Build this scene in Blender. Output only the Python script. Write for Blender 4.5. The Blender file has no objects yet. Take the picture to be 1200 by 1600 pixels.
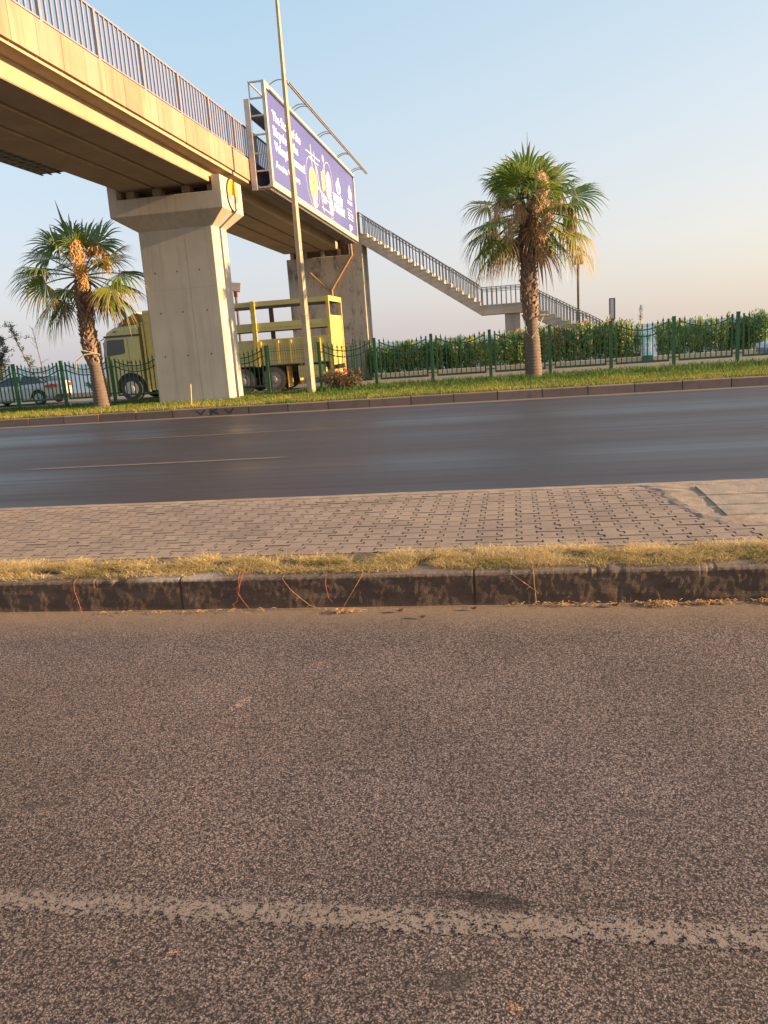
import bpy, bmesh, math, random
from math import sin, cos, pi, radians, sqrt, atan2
from mathutils import Vector, Matrix, noise, Euler
random.seed(7)
S = bpy.context.scene
C = S.collection
# ------------------------------------------------------------------ camera
YAW, PITCH, ROLL, FPX, CAMH = 0.171022, 0.210805, -0.0716066, 1242.97, 1.55
fw = Vector((-sin(YAW)*cos(PITCH), cos(YAW)*cos(PITCH), -sin(PITCH)))
rt = Vector((cos(YAW), sin(YAW), 0)); up = rt.cross(fw)
r2 = cos(ROLL)*rt + sin(ROLL)*up; u2 = -sin(ROLL)*rt + cos(ROLL)*up
cd = bpy.data.cameras.new('camera'); cam = bpy.data.objects.new('camera', cd); C.objects.link(cam)
M = Matrix.Identity(4)
for i in range(3):
    M[i][0] = r2[i]; M[i][1] = u2[i]; M[i][2] = -fw[i]
M[2][3] = CAMH
cam.matrix_world = M
cd.sensor_fit = 'VERTICAL'; cd.sensor_height = 32.0; cd.lens = FPX/1600*32.0
cd.clip_start = 0.05; cd.clip_end = 6000
S.camera = cam
S.render.resolution_x = 768; S.render.resolution_y = 1024
# ------------------------------------------------------------------ light
SUN_EL, SUN_AZ = radians(13.0), radians(-1.5)      # azimuth from +X towards +Y
sd = Vector((cos(SUN_EL)*cos(SUN_AZ), cos(SUN_EL)*sin(SUN_AZ), sin(SUN_EL)))
W = bpy.data.worlds.new('World'); S.world = W; W.use_nodes = True
wn = W.node_tree.nodes; wl = W.node_tree.links
bg = wn['Background']; sky = wn.new('ShaderNodeTexSky'); sky.sky_type = 'NISHITA'; sky.sun_disc = False
sky.sun_elevation = SUN_EL; sky.sun_rotation = radians(90) - SUN_AZ
sky.air_density = 1.0; sky.dust_density = 2.2; sky.ozone_density = 2.5; sky.altitude = 0
EXPO = 1.5
# the hazy air near the horizon: pale pinkish low down, warmer towards the sun's side, blue higher up
def wmath(op, a, b, clamp=False):
    k = wn.new('ShaderNodeMath'); k.operation = op; k.use_clamp = clamp
    for i_, v in enumerate((a, b)):
        if isinstance(v, bpy.types.NodeSocket): wl.new(v, k.inputs[i_])
        else: k.inputs[i_].default_value = v
    return k.outputs[0]
def wramp(f, stops):
    k = wn.new('ShaderNodeValToRGB'); e = k.color_ramp.elements
    while len(e) < len(stops): e.new(.5)
    for i_, (p, c) in enumerate(stops): e[i_].position = p; e[i_].color = (*c, 1)
    wl.new(f, k.inputs[0]); return k.outputs[0]
wt = wn.new('ShaderNodeTexCoord'); wsx = wn.new('ShaderNodeSeparateXYZ'); wl.new(wt.outputs['Generated'], wsx.inputs[0])
left = wramp(wsx.outputs[2], [(0, (.72, .67, .72)), (.10, (.74, .73, .78)), (.22, (.64, .755, .835)), (.42, (.46, .69, .84)), (.62, (.52, .68, .84)), (.8, (.58, .70, .84)), (1, (.6, .72, .85))])
right = wramp(wsx.outputs[2], [(0, (1.0, .80, .60)), (.10, (1.0, .88, .74)), (.24, (.86, .87, .85)), (.42, (.66, .79, .87)), (.62, (.60, .73, .85)), (.8, (.6, .72, .85)), (1, (.6, .72, .85))])
az_f = wmath('MULTIPLY', wmath('ADD', wsx.outputs[0], .30), 1.15, True)
wm = wn.new('ShaderNodeMix'); wm.data_type = 'RGBA'; wl.new(az_f, wm.inputs[0]); wl.new(left, wm.inputs[6]); wl.new(right, wm.inputs[7])
def wscale(c, f):
    k = wn.new('ShaderNodeVectorMath'); k.operation = 'SCALE'; wl.new(c, k.inputs[0]); k.inputs['Scale'].default_value = f; return k.outputs[0]
wm2 = wn.new('ShaderNodeMix'); wm2.data_type = 'RGBA'; wm2.inputs[0].default_value = .8
wl.new(wscale(sky.outputs[0], .13), wm2.inputs[6]); wl.new(wscale(wm.outputs[2], 1/2**EXPO), wm2.inputs[7])
wl.new(wm2.outputs[2], bg.inputs[0]); bg.inputs[1].default_value = 1.0
sl = bpy.data.lights.new('sun', 'SUN'); so = bpy.data.objects.new('sun', sl); C.objects.link(so)
sl.energy = 5.3; sl.angle = radians(0.6); sl.color = (1.0, 0.655, 0.33)
so.rotation_euler = sd.to_track_quat('Z', 'Y').to_euler(); so.location = (30, 30, 20)
S.view_settings.view_transform = 'Standard'; S.view_settings.look = 'None'
S.view_settings.exposure = EXPO; S.view_settings.gamma = 1

# ------------------------------------------------------------------ node helpers
class NT:
    def __init__(s, name):
        s.m = bpy.data.materials.new(name); s.m.use_nodes = True
        s.t = s.m.node_tree; s.n = s.t.nodes; s.l = s.t.links
        s.p = s.n['Principled BSDF']; s.out = s.n['Material Output']
        s.tc = s.n.new('ShaderNodeTexCoord')
    def put(s, sock, v):
        if isinstance(v, bpy.types.NodeSocket): s.l.new(v, sock)
        elif isinstance(v, (tuple, list)) and len(v) == 3 and sock.type == 'RGBA': sock.default_value = (*v, 1)
        else: sock.default_value = v
    def map(s, scale=(1, 1, 1), loc=(0, 0, 0), rot=(0, 0, 0), src='Object'):
        k = s.n.new('ShaderNodeMapping'); s.l.new(s.tc.outputs[src], k.inputs[0])
        k.inputs['Scale'].default_value = scale; k.inputs['Location'].default_value = loc; k.inputs['Rotation'].default_value = rot
        return k.outputs[0]
    def noise(s, scale, detail=4, rough=.55, vec=None, dist=0):
        k = s.n.new('ShaderNodeTexNoise'); k.inputs['Scale'].default_value = scale
        k.inputs['Detail'].default_value = detail; k.inputs['Roughness'].default_value = rough; k.inputs['Distortion'].default_value = dist
        s.l.new(vec if vec else s.tc.outputs['Object'], k.inputs['Vector']); return k.outputs['Fac']
    def vor(s, scale, vec=None, feature='F1', out='Distance'):
        k = s.n.new('ShaderNodeTexVoronoi'); k.feature = feature; k.inputs['Scale'].default_value = scale
        s.l.new(vec if vec else s.tc.outputs['Object'], k.inputs['Vector']); return k.outputs[out]
    def ramp(s, fac, stops, interp='LINEAR'):
        k = s.n.new('ShaderNodeValToRGB'); k.color_ramp.interpolation = interp; e = k.color_ramp.elements
        while len(e) < len(stops): e.new(.5)
        for i, (p, c) in enumerate(stops):
            e[i].position = p; e[i].color = (*c, 1) if isinstance(c, tuple) else (c, c, c, 1)
        s.put(k.inputs[0], fac); return k.outputs[0]
    def mix(s, fac, a, b, mode='MIX'):
        k = s.n.new('ShaderNodeMix'); k.data_type = 'RGBA'; k.blend_type = mode
        s.put(k.inputs[0], fac); s.put(k.inputs[6], a); s.put(k.inputs[7], b); return k.outputs[2]
    def math(s, op, a, b=0.0, clamp=False):
        k = s.n.new('ShaderNodeMath'); k.operation = op; k.use_clamp = clamp
        s.put(k.inputs[0], a); s.put(k.inputs[1], b); return k.outputs[0]
    def sep(s, vec=None):
        k = s.n.new('ShaderNodeSeparateXYZ'); s.l.new(vec if vec else s.tc.outputs['Object'], k.inputs[0]); return k.outputs
    def attr(s, name, out='Fac'):
        k = s.n.new('ShaderNodeAttribute'); k.attribute_name = name; return k.outputs[out]
    def bump(s, h, strength=.5, dist=.01, prev=None):
        k = s.n.new('ShaderNodeBump'); k.inputs['Strength'].default_value = strength; k.inputs['Distance'].default_value = dist
        s.put(k.inputs['Height'], h)
        if prev: s.l.new(prev, k.inputs['Normal'])
        return k.outputs[0]
    def rnd(s):
        k = s.n.new('ShaderNodeObjectInfo'); return k.outputs['Random']
    def done(s, col, rough=.8, bump=None, metal=0, spec=None, translucent=0, tcol=None):
        s.put(s.p.inputs['Base Color'], col); s.put(s.p.inputs['Roughness'], rough); s.put(s.p.inputs['Metallic'], metal)
        if spec is not None: s.put(s.p.inputs['Specular IOR Level'], spec)
        if bump: s.l.new(bump, s.p.inputs['Normal'])
        if translucent:
            tr = s.n.new('ShaderNodeBsdfTranslucent'); s.put(tr.inputs[0], tcol if tcol is not None else col)
            mx = s.n.new('ShaderNodeMixShader'); mx.inputs[0].default_value = translucent
            s.l.new(s.p.outputs[0], mx.inputs[1]); s.l.new(tr.outputs[0], mx.inputs[2]); s.l.new(mx.outputs[0], s.out.inputs[0])
        return s.m

def concrete(name, base=(.36, .33, .29), dark=(.22, .19, .16), streak=.5, bumpd=.004, pink=0, lichen=0, tone=False):
    t = NT(name)
    c = t.mix(t.ramp(t.noise(.9, 6, .6), [(.35, 0.), (.7, 1.)]), dark, base)
    st = t.noise(1.0, 5, .6, t.map((5, 5, .35)))
    c = t.mix(t.math('MULTIPLY', t.ramp(st, [(.48, 0.), (.68, 1.)]), streak), c, tuple(x*.55 for x in base))
    if lichen:
        l2 = t.noise(3.2, 8, .7, t.map((1, 1, .5)))
        c = t.mix(t.math('MULTIPLY', t.ramp(l2, [(.52, 0.), (.66, 1.)]), lichen), c, (.07, .065, .06))
    if pink:
        l3 = t.noise(1.3, 3, .5, t.map((6, 1.4, .4), (3, 2, 1)))
        c = t.mix(t.math('MULTIPLY', t.ramp(l3, [(.5, 0.), (.62, 1.)]), pink), c, (.38, .25, .2))
    if tone: c = t.mix(1.0, c, t.ramp(t.attr('tone'), [(0, (.84, .78, .74)), (.5, (1., .97, .94)), (1, (1.1, 1.08, 1.02))]), 'MULTIPLY')
    c = t.mix(.25, c, t.ramp(t.noise(40, 3, .7), [(.3, .75), (.7, 1.15)]), 'MULTIPLY')
    h = t.math('ADD', t.noise(60, 4, .7), t.math('MULTIPLY', t.noise(6, 3), .8))
    return t.done(c, .88, t.bump(h, .5, bumpd))
def plain(name, col, rough=.5, metal=0, var=.12, nscale=8, bump=0, spec=None):
    t = NT(name); n = t.noise(nscale, 5, .6)
    c = t.mix(1.0, col, t.ramp(n, [(.3, 1-var), (.7, 1+var)]), 'MULTIPLY')
    b = t.bump(t.noise(nscale*6, 3), .3, bump) if bump else None
    return t.done(c, t.math('ADD', rough-.05, t.math('MULTIPLY', n, .1)), b, metal, spec)
def painted(name, col, dirt=(.16, .12, .08), amt=.35, rough=.42, nscale=2.5):
    t = NT(name)
    d = t.ramp(t.noise(nscale, 7, .65), [(.5, 0.), (.72, 1.)])
    c = t.mix(t.math('MULTIPLY', d, amt), col, dirt)
    c = t.mix(.3, c, t.ramp(t.noise(nscale*9, 3), [(.3, .8), (.7, 1.1)]), 'MULTIPLY')
    return t.done(c, t.math('ADD', rough, t.math('MULTIPLY', d, .3)), t.bump(t.noise(nscale*7, 3), .15, .003))

MT = {}
MT['pier'] = concrete('pier_concrete', (.52, .46, .38), (.44, .39, .32), .42)
MT['pier_old'] = concrete('old_pier_concrete', (.45, .40, .33), (.33, .29, .24), .6, lichen=.75)
MT['girder'] = concrete('girder_concrete', (.40, .31, .205), (.32, .245, .165), .3)
MT['fascia'] = concrete('fascia_concrete', (.41, .275, .195), (.33, .215, .15), .8, pink=.8, tone=True)
MT['stair'] = concrete('stair_concrete', (.42, .38, .33), (.33, .29, .24), .45)
MT['steel_rail'] = plain('rail_paint', (.27, .23, .265), .5, .1)
MT['galv'] = plain('galvanised_steel', (.42, .40, .37), .55, .35, .2, 5, .001)
MT['galv_dark'] = plain('dull_steel', (.27, .25, .23), .6, .3, .2, 6)
MT['mesh_dark'] = plain('dark_grating', (.05, .048, .045), .7, .2)
MT['green'] = painted('green_fence_paint', (.020, .105, .036), (.06, .055, .03), .35, .45, 3)
MT['dark_hole'] = plain('dark_hole', (.02, .018, .015), .9)
MT['rubber'] = plain('tyre_rubber', (.035, .032, .03), .85, 0, .3, 10, .002)
MT['dusty_rubber'] = plain('dusty_tyre', (.16, .12, .085), .9, 0, .3, 6)
MT['far_side_shade'] = plain('shaded_far_side_paint', (.075, .055, .055), .7, .1)  # truck's far side rails and posts: interior shade painted in as a dark colour
MT['black'] = plain('black_plastic', (.02, .02, .02), .6)
MT['lemon'] = painted('truck_yellow_paint', (.52, .45, .17), (.3, .24, .1), .3, .45)
MT['amber'] = painted('cargo_yellow_paint', (.55, .41, .10), (.25, .16, .05), .35, .5)
MT['white_paint'] = plain('white_paint', (.8, .8, .78), .5)
MT['red'] = plain('red_lens', (.5, .03, .02), .25)
MT['orange_cloth'] = plain('orange_tarp', (.4, .13, .04), .8)

# ------------------------------------------------------------------ mesh builder
ORI = {}
def link(o, parent=None, loc=None):
    C.objects.link(o)
    if parent is not None: o.parent = parent
    if loc is not None: o.location = loc
    return o
class MB:
    def __init__(s): s.v = []; s.f = []; s.mi = []; s.at = []; s.m = 0
    def add(s, vs, fs, a=None):
        b = len(s.v); s.v += [tuple(v) for v in vs]; s.f += [tuple(i+b for i in f) for f in fs]
        s.mi += [s.m]*len(fs); s.at += (a if a is not None else [0.0]*len(vs))
        return s
    def box(s, x0, x1, y0, y1, z0, z1):
        return s.add([(x0, y0, z0), (x1, y0, z0), (x1, y1, z0), (x0, y1, z0), (x0, y0, z1), (x1, y0, z1), (x1, y1, z1), (x0, y1, z1)],
                     [(0, 3, 2, 1), (4, 5, 6, 7), (0, 1, 5, 4), (1, 2, 6, 5), (2, 3, 7, 6), (3, 0, 4, 7)])
    def bar(s, p, q, w, h=None, upv=(0, 0, 1)):        # rectangular bar from p to q
        p = Vector(p); q = Vector(q); d = (q-p).normalized(); h = h or w
        u = Vector(upv)
        if abs(d.dot(u)) > .98: u = Vector((0, 1, 0))
        a = d.cross(u).normalized()*(w/2); b = a.cross(d).normalized()*(h/2)
        vs = [p-a-b, p+a-b, p+a+b, p-a+b, q-a-b, q+a-b, q+a+b, q-a+b]
        return s.add(vs, [(0, 1, 2, 3), (4, 7, 6, 5), (0, 4, 5, 1), (1, 5, 6, 2), (2, 6, 7, 3), (3, 7, 4, 0)])
    def tube(s, pts, r, n=8, cap=True):
        pts = [Vector(p) for p in pts]; rr = r if isinstance(r, (list, tuple)) else [r]*len(pts)
        vs = []; fs = []; prev = None
        for i, p in enumerate(pts):
            d = (pts[min(i+1, len(pts)-1)]-pts[max(i-1, 0)]).normalized()
            u = prev if prev is not None else (Vector((0, 0, 1)) if abs(d.z) < .9 else Vector((1, 0, 0)))
            a = (u - d*u.dot(d)).normalized(); prev = a; b = d.cross(a)
            for k in range(n):
                t = 2*pi*k/n; vs.append(p + (a*cos(t)+b*sin(t))*rr[i])
        for i in range(len(pts)-1):
            for k in range(n): fs.append((i*n+k, i*n+(k+1) % n, (i+1)*n+(k+1) % n, (i+1)*n+k))
        if cap: fs.append(tuple(range(n-1, -1, -1))); fs.append(tuple((len(pts)-1)*n+k for k in range(n)))
        return s.add(vs, fs)
    def prism(s, poly, axis, a, b):                     # poly in the two other axes, in order
        n = len(poly)
        def P(u, v, w): return {'x': (w, u, v), 'y': (u, w, v), 'z': (u, v, w)}[axis]
        vs = [P(u, v, a) for u, v in poly]+[P(u, v, b) for u, v in poly]
        return s.add(vs, [tuple(range(n-1, -1, -1)), tuple(range(n, 2*n))]+[(i, (i+1) % n, n+(i+1) % n, n+i) for i in range(n)])
    def loft(s, rings, cap=True):
        n = len(rings[0]); vs = [p for r in rings for p in r]; fs = []
        for i in range(len(rings)-1):
            for k in range(n): fs.append((i*n+k, i*n+(k+1) % n, (i+1)*n+(k+1) % n, (i+1)*n+k))
        if cap: fs.append(tuple(range(n-1, -1, -1))); fs.append(tuple((len(rings)-1)*n+k for k in range(n)))
        return s.add(vs, fs)
    def lathe(s, c, axis, prof, n=24):                  # prof: (r, h) along axis
        c = Vector(c); rings = []
        ax = {'x': 0, 'y': 1, 'z': 2}[axis]
        for r, h in prof:
            ring = []
            for k in range(n):
                t = 2*pi*k/n; p = [0, 0, 0]; p[ax] = h; p[(ax+1) % 3] = r*cos(t); p[(ax+2) % 3] = r*sin(t)
                ring.append(c+Vector(p))
            rings.append(ring)
        return s.loft(rings)
    def build(s, name, mat, parent=None, bevel=0, smooth=False, attr=None, fix=True, warp=None):
        org = Vector((0, 0, 0)) if parent is None else Vector(ORI.get(parent.name, (0, 0, 0)))
        vs = s.v
        if warp: vs = [warp(*v) for v in vs]
        me = bpy.data.meshes.new(name)
        me.from_pydata([(v[0]-org[0], v[1]-org[1], v[2]-org[2]) for v in vs], [], s.f)
        mats = mat if isinstance(mat, (list, tuple)) else [mat]
        for k in mats: me.materials.append(k)
        if len(mats) > 1: me.polygons.foreach_set('material_index', s.mi)
        if attr:
            a = me.attributes.new(attr, 'FLOAT', 'POINT'); a.data.foreach_set('value', s.at)
        if fix:
            bm = bmesh.new(); bm.from_mesh(me); bmesh.ops.recalc_face_normals(bm, faces=bm.faces); bm.to_mesh(me); bm.free()
        if smooth: me.polygons.foreach_set('use_smooth', [True]*len(me.polygons))
        o = bpy.data.objects.new(name, me); link(o, parent); ORI[o.name] = tuple(org)
        if bevel:
            b = o.modifiers.new('bevel', 'BEVEL'); b.width = bevel; b.segments = 2; b.limit_method = 'ANGLE'; b.angle_limit = radians(40)
        if smooth:
            try: me.shade_smooth_by_angle
            except AttributeError: pass
        return o
def tag(o, label, cat, group=None):
    o['label'] = label; o['category'] = cat
    if group: o['group'] = group
    return o
def kind(o, k): o['kind'] = k; return o
def thing(name, label, cat, loc=(0, 0, 0), group=None):
    o = bpy.data.objects.new(name, None); link(o, None, loc); ORI[o.name] = tuple(loc)
    o.empty_display_size = .3
    return tag(o, label, cat, group)
def copy_tree(root, loc, rz=0, scale=1, label=None):
    r = root.copy(); C.objects.link(r); r.location = loc; r.rotation_euler = (0, 0, rz); r.scale = (scale,)*3
    if label: r['label'] = label
    for ch in list(root.children):
        c = ch.copy(); C.objects.link(c); c.parent = r
        for g in list(ch.children):
            d = g.copy(); C.objects.link(d); d.parent = c
    return r
def text_mesh(txt, size, u, v, X, mat, parent, name='lettering', offset=0, sx=1, depth=.006, warp=None, align='LEFT', facing='x'):
    cu = bpy.data.curves.new('t', 'FONT'); cu.body = txt; cu.size = size; cu.offset = offset; cu.extrude = depth/2; cu.align_x = align
    cu.resolution_u = 3
    ob = bpy.data.objects.new('t', cu); C.objects.link(ob)
    dg = bpy.context.evaluated_depsgraph_get(); dg.update()
    me = bpy.data.meshes.new_from_object(ob.evaluated_get(dg)); C.objects.unlink(ob); bpy.data.objects.remove(ob)
    mb = MB()
    if facing == 'x': vs = [(X+p.co.z, u+p.co.x*sx, v+p.co.y) for p in me.vertices]
    else: vs = [(u+p.co.x*sx, X-p.co.z, v+p.co.y) for p in me.vertices]
    mb.add(vs, [tuple(p.vertices) for p in me.polygons]); bpy.data.meshes.remove(me)
    return mb.build(name, mat, parent, warp=warp)

# ------------------------------------------------------------------ setting: ground, roads
def grid(name, x0, x1, y0, y1, z, mat, nx=1, ny=1, zf=None):
    mb = MB(); vs = []
    for j in range(ny+1):
        for i in range(nx+1):
            x = x0+(x1-x0)*i/nx; y = y0+(y1-y0)*j/ny; vs.append((x, y, z+(zf(x, y) if zf else 0)))
    mb.add(vs, [(j*(nx+1)+i, j*(nx+1)+i+1, (j+1)*(nx+1)+i+1, (j+1)*(nx+1)+i) for j in range(ny) for i in range(nx)])
    return kind(mb.build(name, mat, fix=False), 'structure')
def KY(x): return 19.18-.035*x      # line of the far kerb

# near asphalt: coarse worn aggregate
t = NT('coarse_asphalt'); X, Y, Z = t.sep()
wob = t.n.new('ShaderNodeTexNoise'); wob.inputs['Scale'].default_value = 95; wob.inputs['Detail'].default_value = 3; t.l.new(t.tc.outputs['Object'], wob.inputs['Vector'])
wv = t.n.new('ShaderNodeVectorMath'); wv.operation = 'MULTIPLY_ADD'; t.l.new(wob.outputs['Color'], wv.inputs[0]); wv.inputs[1].default_value = (.013, .013, .013); t.l.new(t.tc.outputs['Object'], wv.inputs[2])
v1 = t.vor(150, wv.outputs[0]); v2 = t.vor(62, wv.outputs[0]); g1 = t.noise(165, 4, .75); g2 = t.noise(300, 2, .8)
hh_ = t.math('ADD', t.math('MULTIPLY', v1, -.55), t.math('ADD', t.math('MULTIPLY', g1, 1.15), t.math('MULTIPLY', v2, -.25)))
stone = t.ramp(hh_, [(.06, (.020, .015, .017)), (.19, (.092, .074, .073)), (.33, (.195, .158, .150)), (.50, (.37, .305, .275))])
stone = t.mix(.6, stone, t.ramp(g2, [(.3, .45), (.7, 1.6)]), 'MULTIPLY')
big = t.noise(1.1, 6, .6)
stone = t.mix(1.0, stone, t.ramp(big, [(.3, .74), (.7, 1.2)]), 'MULTIPLY')
stone = t.mix(.5, stone, t.mix(t.ramp(t.noise(.45, 3, .5, t.map((.5, 1, 1), (4, 1, 0))), [(.4, 0.), (.6, 1.)]), (1.0, .93, .86), (.92, .93, 1.05)), 'MULTIPLY')
darksp = t.ramp(t.noise(6.5, 5, .62, t.map((.7, 2.6, 1))), [(.635, 0.), (.70, 1.)])
lightsp = t.ramp(t.noise(9, 3, .6, t.map((1, 2, 1), (7, 3, 0))), [(.70, 0.), (.75, 1.)])
stone = t.mix(t.math('MULTIPLY', lightsp, .35), stone, (.30, .22, .16))
stone = t.mix(t.math('MULTIPLY', darksp, .55), stone, (.03, .025, .024))
dn = t.math('ADD', Y, t.math('MULTIPLY', t.math('SUBTRACT', t.noise(3.5, 6, .7), .5), .35))
dust = t.ramp(t.math('SUBTRACT', dn, 3.9), [(.05, 0.), (.30, .35), (.52, .85)])
stone = t.mix(dust, stone, t.mix(t.noise(30, 4), (.16, .115, .08), (.25, .185, .125)))
def spot(t, X, Y, cx, cy, rx, ry, rot=0):
    dx = t.math('SUBTRACT', X, cx); dy = t.math('SUBTRACT', Y, cy)
    u = t.math('ADD', t.math('MULTIPLY', dx, cos(rot)/rx), t.math('MULTIPLY', dy, sin(rot)/rx))
    v = t.math('ADD', t.math('MULTIPLY', dx, -sin(rot)/ry), t.math('MULTIPLY', dy, cos(rot)/ry))
    d = t.math('ADD', t.math('MULTIPLY', u, u), t.math('MULTIPLY', v, v))
    d = t.math('ADD', d, t.math('MULTIPLY', t.math('SUBTRACT', t.noise(35, 4), .5), 1.6))
    return t.ramp(d, [(.5, 1.), (.95, 0.)])
stone = t.mix(t.math('MULTIPLY', spot(t, X, Y, -.10, 1.955, .11, .040, -.10), .9), stone, t.mix(1.0, stone, (.33, .33, .36), 'MULTIPLY'))
stone = t.mix(t.math('MULTIPLY', spot(t, X, Y, -.22, 1.975, .12, .022, .05), .8), stone, t.mix(1.0, stone, (.4, .4, .42), 'MULTIPLY'))
for (cx_, cy_, rx_, ry_, ro_, am_) in ((-.62, 2.62, .05, .012, .1, .6), (-.95, 2.75, .04, .010, 0, .5), (-1.75, 2.35, .07, .02, .2, .45), (.35, 2.4, .09, .022, -.1, .4), (-.2, 1.66, .05, .035, .3, .5), (-.85, 1.55, .04, .03, 0, .45), (.5, 3.1, .10, .016, 0, .4), (-1.15, 2.95, .06, .010, .1, .5)):
    stone = t.mix(t.math('MULTIPLY', spot(t, X, Y, cx_, cy_, rx_*1.3, ry_*1.3, ro_), am_), stone, (.03, .026, .026))
stone = t.mix(t.math('MULTIPLY', spot(t, X, Y, -1.27, 3.17, .03, .10, -.42), .9), stone, t.mix(1.0, stone, (1.9, 1.8, 1.65), 'MULTIPLY'))
for (cx_, cy_, rx_, ry_) in ((-.95, 1.70, .022, .006), (-.55, 1.66, .03, .007), (-1.02, 3.62, .03, .012), (-.05, 1.60, .015, .02)):
    stone = t.mix(t.math('MULTIPLY', spot(t, X, Y, cx_, cy_, rx_*1.5, ry_*1.5, .5), .45), stone, t.mix(1.0, stone, (2.2, 1.5, .8), 'MULTIPLY'))
stone = t.mix(t.math('MULTIPLY', spot(t, X, Y, -1.32, 3.2, .010, .12, -.42), .6), stone, (.06, .07, .09))
stone = t.mix(1.0, stone, (1.30, 1.30, 1.36), 'MULTIPLY')
b = t.bump(t.math('ADD', hh_, t.math('MULTIPLY', g2, .2)), 1.0, .011); b = t.bump(t.noise(12, 4), .3, .008, b)
mat_asph = t.done(stone, .82, b, spec=.35)
grid('road', -60, 60, -30, 4.50, 0, mat_asph)

# far asphalt: smooth, wheel-polished bands along the lane
t = NT('smooth_asphalt'); X, Y, Z = t.sep()
bands = t.noise(1.0, 3, .5, t.map((.012, .55, 1)))
fine = t.noise(1.0, 5, .6, t.map((.06, 5, 1)))
bb = t.math('ADD', t.math('MULTIPLY', bands, .7), t.math('MULTIPLY', fine, .3))
col = t.mix(bb, (.022, .019, .025), (.036, .031, .038))
col = t.mix(.5, col, t.ramp(t.noise(90, 3, .8), [(.3, .7), (.7, 1.3)]), 'MULTIPLY')
col = t.mix(t.math('MULTIPLY', t.ramp(t.noise(1.0, 5, .65, t.map((.25, 1.6, 1), (9, 2, 0))), [(.55, 0.), (.72, 1.)]), .45), col, (.075, .062, .058))
kd = t.math('SUBTRACT', t.math('ADD', Y, t.math('MULTIPLY', X, .035)), 18.2)
kd = t.math('ADD', kd, t.math('MULTIPLY', t.math('SUBTRACT', t.noise(2, 5, .7, t.map((.5, 2, 1))), .5), .35))
col = t.mix(t.ramp(kd, [(.45, 0.), (.72, .9)]), col, (.24, .18, .135))
rough = t.ramp(bb, [(.38, .38), (.60, .62)])
mat_road2 = t.done(col, rough, t.bump(t.math('ADD', t.noise(55, 4, .7), t.math('MULTIPLY', fine, .5)), .35, .007), spec=.42)
far = MB(); far.add([(-80, 7.03, .02), (80, 7.03, .02), (80, KY(80)+.1, .0), (-80, KY(-80)+.1, .0)], [(0, 1, 2, 3)])
kind(far.build('carriageway', mat_road2, fix=False), 'structure')

def worn_paint(name, col, thr):
    t = NT(name)
    m = t.n.new('ShaderNodeBsdfTransparent'); mx = t.n.new('ShaderNodeMixShader')
    e = t.attr('edge')
    f = t.math('ADD', t.noise(46, 5, .75), t.math('MULTIPLY', e, .42))
    f = t.math('ADD', f, t.math('MULTIPLY', t.math('SUBTRACT', t.noise(165, 4, .75), .5), .9))
    f = t.ramp(f, [(thr, 1.), (thr+.06, 0.)])
    t.done(t.mix(t.noise(9, 5, .7), tuple(x*.72 for x in col), col), .8, t.bump(t.math('ADD', t.noise(90, 4, .8), t.math('MULTIPLY', t.noise(165, 4, .75), .8)), .8, .006))
    t.l.new(f, mx.inputs[0]); t.l.new(m.outputs[0], mx.inputs[1]); t.l.new(t.p.outputs[0], mx.inputs[2]); t.l.new(mx.outputs[0], t.out.inputs[0])
    return t.m
def marking(name, x0, x1, y0, y1, z, mat, dy=0):
    mb = MB(); n = max(2, int((x1-x0)/.5)); vs = []; at = []
    for i in range(n+1):
        x = x0+(x1-x0)*i/n; o = dy*(x-x0)
        for k, a in ((0, 1), (.25, .15), (.5, 0), (.75, .15), (1, 1)):
            vs.append((x, y0+o+(y1-y0)*k, z)); at.append(float(a if 0 < i < n else 1))
    mb.add(vs, [(i*5+k, (i+1)*5+k, (i+1)*5+k+1, i*5+k+1) for i in range(n) for k in range(4)], at)
    return kind(mb.build(name, mat, attr='edge', fix=False), 'structure')
marking('road_marking', -14, 12, 1.785, 1.940, .004, worn_paint('worn_line', (.235, .188, .168), .545))
wp2 = worn_paint('nearly_gone_line', (.20, .165, .14), .58)
marking('road_marking', -8.3, -2.9, 14.62, 14.80, .012, wp2)
marking('road_marking', -7.8, -2.9, 10.93, 11.12, .018, wp2)
marking('road_marking', 3.0, 6.2, 11.6, 11.75, .018, wp2)

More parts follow.
